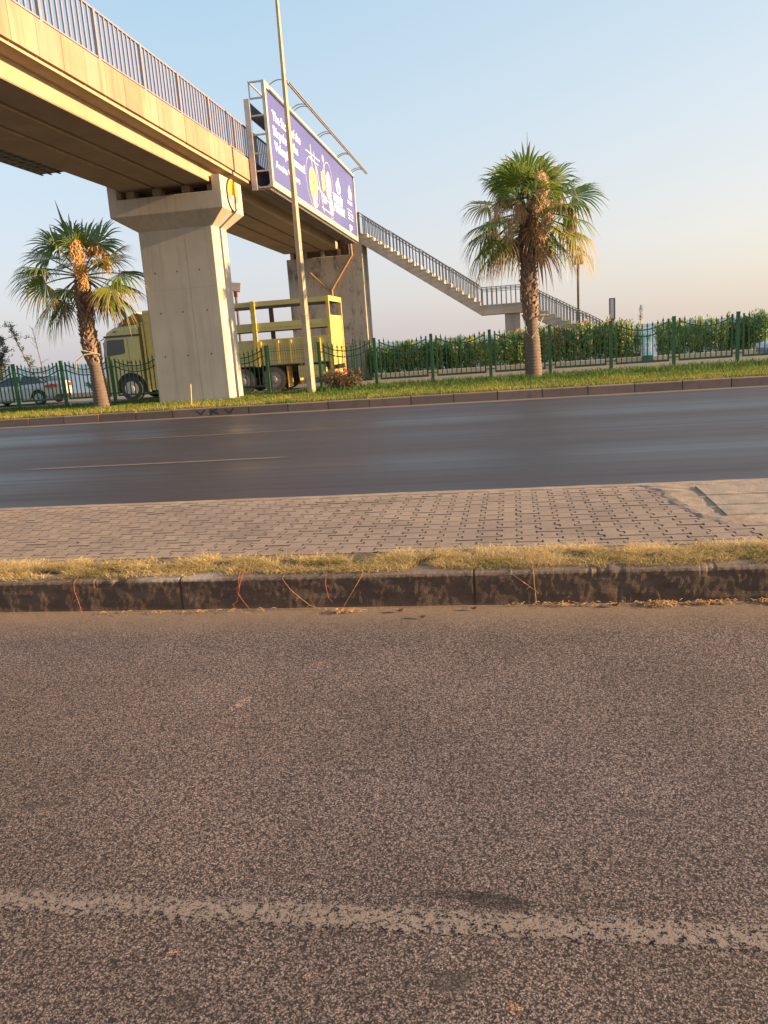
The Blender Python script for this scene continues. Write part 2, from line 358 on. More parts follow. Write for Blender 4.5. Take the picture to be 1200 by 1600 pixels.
# near kerb: chipped, stained stones with shade in their colour, mostly real relief
def kerb_near():
    mb = MB(); xs = []; x = -14.0
    while x < 12: xs.append(x); x += (.010 if -4.6 < x < 2.4 else .2)
    prof = [(0, -.02), (0, .03), (0, .06), (0, .09), (0, .12), (0, .145), (0, .165), (0, .182), (.008, .196), (.03, .203), (.06, .205), (.10, .204), (.17, .203)]
    J = [-2.09+1.82*k for k in range(-6, 8)]
    vs = []; n = len(prof)
    for x in xs:
        dj = min(abs(x-j) for j in J)
        for k, (dy, z) in enumerate(prof):
            nn = noise.fractal(Vector((x*3.0, z*9, 1.7)), 1.0, 2.0, 4); n3 = noise.noise(Vector((x*38, z*50, 7)))
            n2 = noise.noise(Vector((x*9, z*22, 4.1)))
            y = 4.47+dy-.006*nn-(.004*n2+.0022*n3)*(1 if k < 8 else .3)
            zz = z
            if k >= 6:
                chip = max(0, noise.fractal(Vector((x*2.6, 8.1, .2)), .8, 2.2, 7)-.34)
                y += chip*.075*(1 if k < 10 else 0); zz -= chip*.035*(1 if 6 <= k < 11 else 0)
                zz += (.004*n2+.003*n3)*(1 if k < 8 else .25)
            if dj < .0055: y += .012; zz -= .006
            vs.append((x, y, zz))
    fs = [(i*n+k, (i+1)*n+k, (i+1)*n+k+1, i*n+k+1) for i in range(len(xs)-1) for k in range(n-1)]
    mb.add(vs, fs)
    t = NT('stained_shaded_kerb'); X, Y, Z = t.sep()
    c = t.mix(t.ramp(t.noise(6, 7, .7), [(.3, 0.), (.75, 1.)]), (.068, .042, .030), (.125, .08, .056))
    c = t.mix(t.ramp(t.noise(2.2, 6, .65, t.map((1, 1, 2.5), (5, 0, 0))), [(.52, 0.), (.66, .55)]), c, (.15, .105, .078))
    top = t.ramp(t.math('ADD', Z, t.math('MULTIPLY', t.math('SUBTRACT', t.noise(14, 5, .7), .5), .05)), [(.176, 0.), (.196, 1.)])
    c = t.mix(top, c, t.mix(t.noise(25, 5), (.11, .082, .062), (.21, .16, .12)))  # besides the stain, face coloured darker as shaded, top lighter as lit
    foot = t.ramp(Z, [(.005, 1.), (.028, 0.)])
    c = t.mix(t.math('MULTIPLY', foot, .6), c, (.16, .10, .065))
    c = t.mix(t.math('MULTIPLY', t.ramp(t.math('ADD', t.math('ABSOLUTE', t.math('ADD', X, 2.05)), t.math('MULTIPLY', t.noise(9, 5, .7), .8)), [(.55, 1.), (.7, 0.)]), t.math('MULTIPLY', top, .6)), c, (.42, .38, .34))
    c = t.mix(.55, c, t.ramp(t.noise(85, 4, .8), [(.3, .6), (.7, 1.35)]), 'MULTIPLY')
    m = t.done(c, .92, t.bump(t.math('ADD', t.noise(70, 5, .75), t.noise(18, 4)), .8, .007))
    kind(mb.build('near_kerb', m, fix=False, smooth=False), 'structure')
kerb_near()

# median sand bed and interlocking pavers
t = NT('joint_sand'); mat_sand = t.done(t.mix(t.noise(20, 5), (.035, .024, .019), (.085, .062, .047)), .95, t.bump(t.noise(60, 4), .6, .006))
grid('median_bed', -20, 16, 4.62, 6.97, .1955, mat_sand)
def pavers():
    mb = MB(); px, py, off = .1345, .165, .0175; at = []
    y_start, y_end = 4.98, 6.90
    cols = range(int(-9.5/px), int(6.0/px))
    def bx(i, y, k):     # boundary curve i (left edge of column i), zigzag
        ph = ((y-y_start)/py + (0.5 if i % 2 else 0)) % 1.0
        return i*px + off*(1 if ph < .5 else -1)
    for i in cols:
        sh = 0 if i % 2 == 0 else py/2
        n = int((y_end-y_start)/py)+2
        for r in range(-1, n):
            ya = y_start+r*py+sh; yb = ya+py
            ya = max(ya, y_start); yb = min(yb, y_end)
            if yb-ya < .03: continue
            g = .0044; ch = .016
            # I-shaped stone: wide ends, narrow waist
            q = py/4
            y0 = y_start+r*py+sh; cx = (i+.5)*px
            pr = [(-.5*px-off, 0), (.5*px+off, 0), (.5*px+off, q), (.5*px-off, q+ch), (.5*px-off, 3*q-ch), (.5*px+off, 3*q), (.5*px+off, 4*q), (-.5*px-off, 4*q), (-.5*px-off, 3*q), (-.5*px+off, 3*q-ch), (-.5*px+off, q+ch), (-.5*px-off, q)]
            jz = random.gauss(0, .0011); tx = random.gauss(0, .0035); ty = random.gauss(0, .006); rz = random.gauss(0, .006)
            ring = []; ring2 = []
            for (u, v) in pr:
                u2_ = u-g if u > 0 else u+g
                v2 = min(max(v, g), 4*q-g)
                yy = y0+v2
                yy = min(max(yy, y_start), y_end)
                X_ = cx+u2_-rz*(v2-2*q); ring.append((X_, yy, .17))
                z = .2+jz+tx*u+ty*(v-2*q)
                uu = u2_*(1-.0016/(px/2)); vv = 2*q+(v2-2*q)*(1-.0016/(2*q)); y3 = min(max(y0+vv, y_start), y_end)
                ring2.append((cx+uu-rz*(v2-2*q), y3, z))
            ring1 = [(a[0], a[1], b_[2]-.0022) for a, b_ in zip(ring, ring2)]
            m = len(pr); c0 = random.random()
            vs = ring+ring1+ring2
            mb.m = 1; base_ = len(mb.v)
            mb.add(vs, [(k, (k+1) % m, m+(k+1) % m, m+k) for k in range(m)]+[(m+k, m+(k+1) % m, 2*m+(k+1) % m, 2*m+k) for k in range(m)], [c0]*len(vs))
            mb.m = 0; mb.f.append(tuple(base_+2*m+k for k in range(m))); mb.mi.append(0)
    t = NT('paver_concrete'); a = t.attr('tone'); X, Y, Z = t.sep()
    c = t.mix(a, (.178, .136, .116), (.235, .182, .154))
    c = t.mix(t.ramp(t.noise(1.6, 6, .65), [(.4, 0.), (.66, .55)]), c, (.30, .235, .18))
    c = t.mix(.5, c, t.ramp(t.noise(160, 3, .8), [(.3, .62), (.7, 1.3)]), 'MULTIPLY')
    dd = t.math('ADD', t.math('SUBTRACT', 7.0, Y), t.math('MULTIPLY', t.math('SUBTRACT', t.noise(4, 5, .7), .5), .4))
    c = t.mix(t.ramp(dd, [(.05, .9), (.3, 0.)]), c, (.33, .25, .185))
    c = t.mix(t.math('MULTIPLY', t.ramp(t.math('ADD', X, t.math('MULTIPLY', t.noise(5, 5), .6)), [(.98, 0.), (1.0, 0.)]), 1), c, c)
    m = t.done(c, .9, t.bump(t.math('ADD', t.noise(170, 4, .8), t.noise(40, 4, .7)), .8, .0045))
    kind(mb.build('median_pavement', [m, mat_sand], attr='tone', fix=True), 'structure')
pavers()
# thin edging strip, dusty, broken outline along the carriageway
def edging():
    mb = MB(); vs = []; xs = [(-14+i*.05) for i in range(int(26/.05))]
    for x in xs:
        w = .012*noise.fractal(Vector((x*1.4, 3.3, 0)), 1, 2, 4)
        vs += [(x, 6.895, .196), (x, 6.90, .205+.002*noise.noise(Vector((x*8, 1, 1)))), (x, 7.0+w, .204+.003*noise.noise(Vector((x*6, 4, 1)))), (x, 7.03+w, .185), (x, 7.045, -.01)]
    mb.add(vs, [(i*5+k, (i+1)*5+k, (i+1)*5+k+1, i*5+k+1) for i in range(len(xs)-1) for k in range(4)])
    t = NT('edging_concrete')
    c = t.mix(t.ramp(t.noise(5, 6, .7), [(.35, 0.), (.7, 1.)]), (.20, .15, .115), (.36, .28, .21))
    kind(mb.build('pavement_edge', t.done(c, .9, t.bump(t.noise(60, 5, .7), .7, .006)), fix=False), 'structure')
edging()
# concrete drain surround with three grooved slabs at the right end of the median
def patch():
    def zf(x, y): return .008*noise.fractal(Vector((x*7, y*7, 2.2)), 1, 2, 4)
    mb = MB(); out = [(1.02, 6.93), (1.10, 6.6), (1.14, 6.2), (1.2, 5.86), (1.27, 5.62), (1.42, 5.46), (1.7, 5.42), (2.6, 5.40), (3.2, 5.44), (3.2, 6.96), (2.2, 6.97)]
    res = []; n = len(out)
    for k in range(n):
        a = out[k]; b_ = out[(k+1) % n]
        for j in range(8):
            f = j/8; x = a[0]+(b_[0]-a[0])*f; y = a[1]+(b_[1]-a[1])*f
            w = .045*noise.fractal(Vector((x*5, y*5, .5)), 1, 2, 4); res.append((x+w, min(y+w*.6, 6.985)))
    cxy = (2.1, 6.2); rings = []
    for s, z in ((1.0, .198), (.975, .2035), (.93, .2075), (.8, .208), (.5, .208)):
        rings.append([(cxy[0]+(x-cxy[0])*s, cxy[1]+(y-cxy[1])*s, z+(zf(x*s, y*s) if s < 1 else 0)) for x, y in res])
    mb.loft(rings)
    t = NT('rough_mortar')
    c = t.mix(t.ramp(t.noise(7, 7, .7), [(.35, 0.), (.68, 1.)]), (.20, .15, .115), (.35, .28, .215))
    m = t.done(c, .93, t.bump(t.math('ADD', t.noise(50, 5, .75), t.noise(14, 4)), 1, .008))
    root = thing('drain_cover', 'rough concrete drain cover of grooved slabs at the right end of the paved median', 'drain cover', (1.9, 6.2, .2))
    mb.build('surround', m, root)
    t = NT('slab_mortar')
    c = t.mix(t.ramp(t.noise(9, 6, .7), [(.35, 0.), (.68, 1.)]), (.20, .165, .135), (.32, .265, .215))
    m2 = t.done(c, .93, t.bump(t.math('ADD', t.noise(80, 5, .75), t.noise(20, 4)), 1, .005))
    for (ya, yb) in ((5.66, 5.96), (5.985, 6.32), (6.345, 6.72)):
        s = MB(); nx = 60; vs = []
        xa = 1.42+.02*(ya-5.6)
        for i in range(nx+1):
            x = xa+(3.1-xa)*i/nx
            wob = .01*noise.noise(Vector((x*6, ya, 0))); wob2 = .01*noise.noise(Vector((x*6, yb, 3)))
            zt = .2185+.003*noise.noise(Vector((x*9, ya*9, 1)))
            vs += [(x, ya+wob, .19), (x, ya+wob+.006, zt), (x, yb+wob2-.006, zt+.001), (x, yb+wob2, .19)]
        s.add(vs, [(i*4+k, (i+1)*4+k, (i+1)*4+k+1, i*4+k+1) for i in range(nx) for k in range(3)]+[(0, 1, 2, 3), (nx*4+3, nx*4+2, nx*4+1, nx*4)])
        s.build('slab', m2, root)
patch()

# far kerb of separate stones
def kerb_far():
    t = NT('far_kerb_stone')
    a = t.attr('tone')
    c = t.mix(a, (.19, .135, .11), (.25, .18, .145))
    c = t.mix(t.ramp(t.noise(4, 6, .7), [(.5, 0.), (.7, .6)]), c, (.12, .085, .07))
    m = t.done(c, .9, t.bump(t.noise(30, 4), .4, .004))
    mb = MB(); x = -31.0+.45
    ang = -.035
    while x < 26:
        L = 1.04; g = .012; tone = random.random()
        y = KY(x); y2 = KY(x+L); w = .17; zt = .205+random.gauss(0, .003)
        x0 = x+g; x1 = x+L-g; dy = random.gauss(0, .004)
        vs = [(x0, y+dy, -.02), (x1, y2+dy, -.02), (x1, y2+dy, zt-.02), (x0, y+dy, zt-.02), (x0, y+.02, zt), (x1, y2+.02, zt), (x1, y2+w, zt), (x0, y+w, zt), (x0, y+w, 0), (x1, y2+w, 0)]
        mb.add(vs, [(0, 1, 2, 3), (3, 2, 5, 4), (4, 5, 6, 7), (7, 6, 9, 8), (0, 3, 4, 7, 8), (1, 9, 6, 5, 2)], [tone]*10)
        x += L
    k = kind(mb.build('far_kerb', m, attr='tone'), 'structure')
    bk = MB(); bk.add([(-31, KY(-31)+.012, -.02), (27, KY(27)+.012, -.02), (27, KY(27)+.012, .18), (-31, KY(-31)+.012, .18)], [(0, 1, 2, 3)])
    kind(bk.build('kerb_joint', mat_sand, fix=False), 'structure')
    # sprayed scrawl on one stone, dark strokes
    GP = thing('graffiti', 'dark sprayed VKV lettering on the far kerb stones beside the pier', 'graffiti', (-7.5, 19.4, .1)); gx = -8.05; yy = lambda x: KY(x)-.006
    def st(g, x0, z0, x1, z1, w=.035):
        g.bar((gx+x0, yy(gx+x0), z0), (gx+x1, yy(gx+x1), z1), w, .004, (0, 1, 0))
    sp = plain('spray_paint', (.03, .035, .06), .6)
    for strokes in (((.0, .16, .12, .04), (.12, .04, .24, .165)), ((.42, .16, .42, .04), (.42, .1, .58, .165), (.45, .1, .6, .04)), ((.78, .16, .9, .04), (.9, .04, 1.02, .165))):
        g = MB()
        for q in strokes: st(g, *q)
        g.build('letter', sp, GP)
kerb_far()
# verge soil, service road, base ground, sea
t = NT('verge_soil')
mat_soil = t.done(t.mix(t.ramp(t.noise(3, 6, .7), [(.4, 0.), (.6, 1.)]), (.10, .10, .03), (.16, .125, .065)), .95, t.bump(t.noise(25, 5), .8, .02))
mb = MB(); mb.add([(-45, KY(-45)+.16, .19), (30, KY(30)+.16, .19), (30, 24.85, .19), (-45, 24.85, .19), (30, 24.95, -.2), (-45, 24.95, -.2)], [(0, 1, 2, 3), (3, 2, 4, 5)])
kind(mb.build('verge', mat_soil, fix=False), 'structure')
t = NT('service_asphalt')
grid('service_road', -90, 60, 24.9, 37.1, -.15, t.done(t.mix(t.noise(3, 6, .6), (.13, .11, .095), (.2, .17, .145)), .85, t.bump(t.noise(40, 4), .4, .006)))
t = NT('dry_ground')
grid('ground', -400, 400, -80, 45, -.25, t.done(t.mix(t.noise(.7, 6), (.16, .13, .09), (.12, .12, .06)), .95))
mb = MB(); mb.add([(-400, 45, -.25), (400, 45, -.25), (400, 75, -5), (-400, 75, -5)], [(0, 1, 2, 3)])
kind(mb.build('beach', t.m, fix=False), 'structure')
t = NT('sea_water')
grid('sea', -4500, 4500, 74, 5000, -4.9, t.done((.10, .15, .19), .35, t.bump(t.noise(.35, 4, .6), .6, .4)))
# light wall under the hedge
root = thing('planter_wall', 'low pale concrete kerb wall along the front of the oleander hedge', 'wall', (2, 37, -.15))
mb = MB()
x = -6.4
while x < 22:
    mb.box(x+.006, x+1.994, 36.95, 37.15, -.15, .10); x += 2.0
mb.build('wall', concrete('wall_concrete', (.46, .40, .33), (.36, .31, .25), .3), root, bevel=.01)
root = thing('low_wall', 'low pale kerb wall behind the silver car at the far left', 'wall', (-24, 37, -.15))
mb = MB(); x = -42.
while x < -13:
    mb.box(x+.006, x+1.994, 36.95, 37.15, -.15, .12); x += 2.0
mb.build('wall', bpy.data.materials['wall_concrete'], root, bevel=.01)

# ------------------------------------------------------------------ grass
def blades(name, N, region, hmin, hmax, w, mat, zf, lean=.6, colf=None, curl=1.0):
    mb = MB(); V = []; F = []; A = []
    for i in range(N):
        x, y = region()
        z = zf(x, y); h = random.uniform(hmin, hmax); a = random.uniform(0, 2*pi); l = random.random()**.7*lean*h*1.6
        b_ = random.uniform(0, 2*pi); wx = cos(b_)*w/2; wy = sin(b_)*w/2
        c = colf(x, y) if colf else random.random()
        mx = x+cos(a)*l*.4; my = y+sin(a)*l*.4; ex = x+cos(a)*l*curl; ey = y+sin(a)*l*curl
        k = len(V)
        V += [(x-wx, y-wy, z), (x+wx, y+wy, z), (mx+wx*.8, my+wy*.8, z+h*.65), (mx-wx*.8, my-wy*.8, z+h*.65), (ex, ey, z+h*random.uniform(.7, 1.0))]
        F += [(k, k+1, k+2, k+3), (k+3, k+2, k+4)]; A += [c]*5
    mb.add(V, F, A)
    return kind(mb.build(name, mat, attr='tone', fix=False), 'stuff')
t = NT('dry_grass')
mat_dry = t.done(t.ramp(t.attr('tone'), [(0, (.13, .15, .04)), (.25, (.28, .23, .07)), (.55, (.50, .36, .15)), (1, (.68, .52, .27))]), .8, None, translucent=.3)
def strip_w(x): return .36+.16*noise.fractal(Vector((x*1.3, 0, 5)), 1, 2, 4)
def reg_near():
    while True:
        x = random.uniform(-5.2, 2.9); f = random.betavariate(1.6, 1.7); y = 4.498+f*strip_w(x)*1.2
        if noise.noise(Vector((x*4.5, y*7, 2))) > -.20+.25*max(0, f-.6)*2.5: return x, y
def z_near(x, y): return .196+.018*max(0, 1-abs((y-4.77)/.2))*(.6+.8*noise.noise(Vector((x*5, y*5, 0))))
def c_near(x, y):
    v = .74+.5*noise.noise(Vector((x*3.2, y*5, 9)))+random.gauss(0, .2)-.25*(y < 4.72)
    return min(1, max(0, v))
o = blades('dry_grass_strip', 50000, reg_near, .010, .056, .0034, mat_dry, z_near, 1.7, c_near, 1.4)
mb = MB(); nx = 300; ny = 8; vs = []
for j in range(ny+1):
    for i in range(nx+1):
        x = -6+10*i/nx; y = 4.60+.42*j/ny; e = min(j, ny-j)/ny*2
        vs.append((x, y, .194+.016*e*(.7+.6*noise.noise(Vector((x*4, y*6, 0))))))
mb.add(vs, [(j*(nx+1)+i, j*(nx+1)+i+1, (j+1)*(nx+1)+i+1, (j+1)*(nx+1)+i) for j in range(ny) for i in range(nx)])
kind(mb.build('strip_soil', mat_sand, fix=False), 'structure')
t = NT('verge_grass')
mat_vg = t.done(t.ramp(t.attr('tone'), [(0, (.028, .085, .012)), (.4, (.075, .145, .02)), (.7, (.21, .22, .035)), (1, (.36, .28, .07))]), .7, None, translucent=.35)
def reg_v():
    while True:
        x = random.uniform(-21, 10.5); f = random.random()**1.25; y = KY(x)+.15+f*(24.75-KY(x))
        if y < 24.8 and noise.noise(Vector((x*1.5, y*2.5, 3))) > -.55: return x, y
def c_v(x, y):
    d = (y-KY(x))/(24.8-KY(x))
    v = .74-.62*d+.30*noise.noise(Vector((x*.9, y*1.6, 1)))+random.gauss(0, .12)+(.12 if x < -6 else 0)
    return min(1, max(0, v))
blades('verge_grass', 90000, reg_v, .045, .13, .014, mat_vg, lambda x, y: .185, .7, c_v, .9)
blades('tall_verge_grass', 9000, lambda: (random.uniform(-6.5, 10.5), random.uniform(22.6, 24.8)), .10, .24, .014, mat_vg, lambda x, y: .185, .6, lambda x, y: max(0, min(1, random.gauss(.2, .13))), .9)

# creeping runners hanging over the near kerb
mat_run = plain('runner_stem', (.34, .09, .05), .7, 0, .3, 60)
mat_run2 = plain('straw_stem', (.38, .22, .09), .7, 0, .3, 60)
RUN = [(-2.79, .195, [(0, 0), (.008, -.05), (.02, -.1), (.03, -.15), (.035, -.195)], mat_run, 'single red grass runner hanging down the near kerb at the far left'),
       (-1.70, .2, [(0, 0), (.01, -.04), (-.01, -.08), (.02, -.13), (.06, -.19)], mat_run, 'red grass runner reaching the ground, right one of a tangled pair on the near kerb'),
       (-1.68, .2, [(0, 0), (-.01, -.05), (-.02, -.09), (-.035, -.14), (-.07, -.16)], mat_run, 'red grass runner curling left halfway down, left one of a tangled pair'),
       (-1.42, .19, [(0, 0), (.05, -.06), (.10, -.11), (.16, -.16), (.22, -.185)], mat_run2, 'straw runner slanting down rightwards across the near kerb'),
       (-1.15, .2, [(0, 0), (.0, -.04), (.005, -.09), (.012, -.13)], mat_run, 'short straight runner hanging halfway down the middle of the near kerb'),
       (-.93, .2, [(0, 0), (-.04, -.06), (-.08, -.12), (-.12, -.18)], mat_run2, 'straw runner slanting down to the left across the near kerb'),
       (.075, .19, [(0, 0), (.0, -.05), (.004, -.1), (.008, -.165)], mat_run2, 'straight straw runner hanging down the right part of the near kerb'),
       (-.05, .19, [(0, 0), (.05, -.03), (.10, -.07), (.125, -.09)], mat_run2, 'short slanting straw runner touching the straight one')]
for x, z, pts, m, lab in RUN:
    mb = MB(); P = [(x+a, 4.452+(-.02 if i else 0), z+b_) for i, (a, b_) in enumerate(pts)]; P = [(x-.01, 4.56, .225)]+P
    mb.tube(P, .0015, 5)
    for (a, b_) in pts[1:]:
        if random.random() < .7:
            s = random.choice((-1, 1)); mb.tube([(x+a, 4.43, z+b_), (x+a+s*.012, 4.425, z+b_-.006), (x+a+s*.022, 4.425, z+b_-.02)], .0009, 4)
    root = mb.build('grass_runner', m); tag(root, lab, 'runner', 'grass runners hanging over the near kerb')
# straw and leaf litter on the asphalt
def straw(cx, cy, rx, ry, n, lab):
    mb = MB()
    for i in range(n):
        x = random.gauss(cx, rx*.45); y = min(4.455, random.gauss(cy, ry*.45)); a = random.gauss(.15, .6)
        L = random.uniform(.015, .05); z = random.uniform(.003, .018)
        mb.tube([(x, y, z), (x+cos(a)*L*.5, y+sin(a)*L*.5, z+.006), (x+cos(a)*L, y+sin(a)*L, max(.002, z-.003))], .0014, 4)
    o = mb.build('straw_litter', mat_run2); o['kind'] = 'stuff'; o['label'] = lab
    return o
straw(.74, 4.42, .09, .05, 150, 'clump of orange straw at the foot of the kerb')
straw(1.02, 4.43, .16, .03, 120, 'drift of straw along the kerb foot')
straw(1.38, 4.43, .14, .05, 140, 'clump of straw at the right edge of the kerb foot')
straw(.25, 4.43, .35, .03, 60, 'sparse straw along the kerb foot')
straw(-1.05, 4.37, .10, .03, 60, 'small straw knot at the kerb foot')
straw(-2.0, 4.40, .8, .03, 40, 'sparse straw near the kerb')
mat_leaf = plain('dead_leaf', (.13, .07, .035), .7, 0, .3, 50)
for i, (x, y, a, s, lab) in enumerate([(-.70, 4.36, .2, .05, 'curled brown dead leaf on the asphalt, larger of two near the kerb middle'), (-.56, 4.25, -.4, .045, 'dark pointed dead leaf lying farthest from the kerb'), (-.27, 4.38, .1, .04, 'small dark dead leaf beside the kerb joint'), (.52, 4.40, .3, .05, 'thin pale dead leaf left of the straw clump')]):
    mb = MB(); n = 7; vs = []
    for k in range(n):
        f = k/(n-1); w = s*.32*sin(pi*(.06+.9*f)); px_ = s*(f-.5)
        for sg in (-1, 0, 1):
            u = px_; v = w*sg; zz = .006+.010*sg*sg+.010*(2*f-1)**2
            vs.append((x+cos(a)*u-sin(a)*v, y+sin(a)*u+cos(a)*v, zz))
    mb.add(vs, [(k*3+j, (k+1)*3+j, (k+1)*3+j+1, k*3+j+1) for k in range(n-1) for j in range(2)])
    tag(mb.build('dead_leaf', mat_leaf, fix=False), lab, 'leaf', 'dead leaves on the asphalt')

# ------------------------------------------------------------------ footbridge
XL, XR = -11.02, -7.53
def bw(x, y, z): return (x, y, z-(.0115*(y-22) if y > 22 else 0))
BR = thing('footbridge', 'concrete pedestrian footbridge on two piers crossing the road with stairs down at its far end', 'footbridge', (-9.3, 23, 0))
YA, YB = -9.0, 39.4
for (a, b_) in ((-10.61, -9.66), (-9.55, -8.80), (-8.69, -7.95)):
    for (y0, y1) in ((YA, 22.62), (22.98, 38.55)):
        mb = MB(); n = 6
        for k in range(n):
            pass
        mb.prism([(a+.02, 6.12), (b_-.02, 6.12), (b_, 6.14), (b_, 6.56), (a, 6.56), (a, 6.14)], 'y', y0, y1)
        mb.build('girder', MT['girder'], BR, warp=bw)
mb = MB(); mb.box(XL+.03, XR-.06, YA, YB, 6.565, 6.72)
mb.box(-10.6, -7.97, 22.68, 22.92, 6.13, 6.56)
mb.build('deck_slab', MT['girder'], BR, warp=bw)
for (xa, xb) in ((XR-.058, XR), (XL, XL+.058)):
    mb = MB(); y = 12.66-.772*28
    while y < YB:
        y1 = min(y+.772, YB); dx = random.gauss(0, .003)
        mb.box(xa+dx, xb+dx, y+.005, y1-.005, 6.535+random.gauss(0, .002), 7.15); mb.at[-8:] = [random.random()]*8; y = y1
    mb.build('fascia', MT['fascia'], BR, bevel=.008, warp=bw, attr='tone')
# pavement on deck between fascias
mb = MB(); mb.box(XL+.06, XR-.062, YA, YB, 6.725, 6.76); mb.build('walkway', MT['pier'], BR, warp=bw)
def railing_panel(mb, p, q, h0, h1, nb, bw_=.035, thin=.014):
    p = Vector(p); q = Vector(q); d = (q-p); L = d.length; dn = d.normalized()
    Z_ = Vector((0, 0, 1))
    mb.bar(p+Z_*h1, q+Z_*h1, .045, .035); mb.bar(p+Z_*h0, q+Z_*h0, .035, .03)
    for i in range(1, nb+1):
        c = p+d*(i/(nb+1)); mb.bar(c+Z_*h0, c+Z_*(h1-.01), thin, bw_, dn)
ry = [13.78+1.968*k for k in range(-11, 14)]
for xr in (-7.63, -10.93):
    for a, b_ in zip(ry[:-1], ry[1:]):
        if b_ > 39.4: continue
        mb = MB(); railing_panel(mb, (xr, a+.03, 0), (xr, b_-.03, 0), 7.24, 8.09, 9, .04, .03)
        mb.build('railing_panel', MT['steel_rail'], BR, warp=bw)
    for a in ry:
        if a > 39.4: continue
        mb = MB(); mb.box(xr-.03, xr+.03, a-.04, a+.04, 6.95, 8.11)
        mb.build('railing_post', MT['steel_rail'], BR, warp=bw)
# pier on the verge
mb = MB(); R = lambda x0, x1, y0, y1, z: [(x0, y0, z), (x1, y0, z), (x1, y1, z), (x0, y1, z)]
def chr_(x0, x1, y0, y1, z, c): return [(x0+c, y0, z), (x1-c, y0, z), (x1, y0+c, z), (x1, y1-c, z), (x1-c, y1, z), (x0+c, y1, z), (x0, y1-c, z), (x0, y0+c, z)]
mb.loft([chr_(-10.38, -8.14, 22.4, 23.56, -.3, .045), chr_(-10.37, -8.14, 22.4, 23.56, 5.05, .045)])
P1 = mb.build('pier', MT['pier'], BR)
c1 = MB(); c1.loft([R(-10.36, -8.15, 22.41, 23.55, 5.045), R(-10.94, -7.64, 22.0, 23.76, 5.43), R(-10.94, -7.64, 22.0, 23.76, 5.88)])
c1.box(-7.895, -7.642, 22.002, 23.758, 5.86, 6.28); c1.box(-10.938, -10.68, 22.002, 23.758, 5.86, 6.28)
c1.build('pier_cap', MT['pier'], P1, bevel=.012)
mb = MB()
for (a, b_) in ((-10.5, -10.28), (-9.72, -9.48), (-8.86, -8.62), (-8.12, -7.93)):
    for y0 in (22.25, 23.1): mb.box(a, b_, y0, y0+.32, 5.88, 6.14)
mb.build('bearing', MT['girder'], P1)
mb = MB()
for z in (1.55, 2.78, 3.9):
    for x in (-10.0, -9.3, -8.6): mb.lathe((x+random.gauss(0, .03), 22.3995-.0005, z), 'y', [(.022, .0), (.022, .01)], 10)
mb.build('tie_hole', MT['dark_hole'], P1)
mb = MB()
mb.box(-8.983, -8.977, 22.3992, 22.41, .25, 4.9); mb.box(-10.33, -8.19, 22.3992, 22.41, 3.42, 3.425)
mb.build('form_joint', plain('joint_line', (.30, .26, .21), .9), P1)
# emblem: round yellow and grey badge
ey, ez, er = 22.86, 5.86, .45
em = MB(); em.lathe((-7.638, ey, ez), 'x', [(er, 0), (er, .03)], 40); E1 = em.build('emblem', plain('badge_black', (.03, .025, .02), .6), BR)
def halfdisc(r, t0, t1, x0, x1, name, mat):
    mb = MB(); n = 20; poly = [(ey+r*cos(t0+(t1-t0)*k/n), ez+r*sin(t0+(t1-t0)*k/n)) for k in range(n+1)]
    mb.prism(poly, 'x', x0, x1); return mb.build(name, mat, E1)
ymat = plain('badge_yellow', (.75, .42, .02), .5); gmat = plain('badge_grey', (.22, .19, .19), .6); wmat = plain('badge_white', (.5, .44, .34), .6)
halfdisc(er-.035, 0.02, pi-.02, -7.609, -7.603, 'yellow_field', ymat)
mb = MB(); n = 20
halfdisc(er-.035, pi+.02, 2*pi-.02, -7.609, -7.604, 'pale_field', wmat)
mb.prism([(ey-.39, ez-.02), (ey-.13, ez-.02), (ey-.15, ez-.16), (ey-.36, ez-.13)], 'x', -7.604, -7.599)
mb.prism([(ey+.13, ez-.02), (ey+.39, ez-.02), (ey+.36, ez-.15), (ey+.15, ez-.2)], 'x', -7.604, -7.599)
mb.prism([(ey-.1, ez-.1), (ey-.03, ez-.1), (ey-.03, ez-.38), (ey-.12, ez-.33)], 'x', -7.604, -7.599)
mb.prism([(ey+.03, ez-.1), (ey+.1, ez-.1), (ey+.12, ez-.33), (ey+.03, ez-.38)], 'x', -7.604, -7.599)
mb.build('grey_figure', gmat, E1)
mb = MB()
mb.prism([(ey-.10, ez+.01), (ey-.02, ez+.01), (ey-.012, ez+.39)], 'x', -7.602, -7.597)
mb.prism([(ey+.02, ez+.01), (ey+.10, ez+.01), (ey+.012, ez+.39)], 'x', -7.602, -7.597)
mb.build('dark_tower', plain('badge_brown', (.10, .03, .01), .6), E1)
# second pier behind the hedge
mb = MB(); mb.loft([R(-10.50, -6.80, 38.5, 39.9, -.3), R(-10.50, -6.80, 38.5, 39.9, 5.66)])
P2 = mb.build('pier', MT['pier_old'], BR, bevel=.03); P2['label'] = 'broad stained pier'
mb = MB(); mb.box(-7.42, -6.802, 38.502, 39.898, 5.66, 6.50); mb.build('stair_seat', MT['pier_old'], P2)
mb = MB()
for a in (-10.3, -9.65, -8.8, -8.0): mb.box(a, a+.16, 38.52, 38.9, 5.66, 5.94)
mb.box(-10.4, -7.6, 38.92, 39.4, 5.66, 6.35)
mb.build('bearing', MT['girder'], P2)
mb = MB(); mb.box(-6.80, -6.77, 38.62, 38.80, .0, 5.6); mb.box(-6.80, -6.775, 39.3, 39.45, .0, 5.2)
mb.build('pilaster', MT['pier_old'], P2)
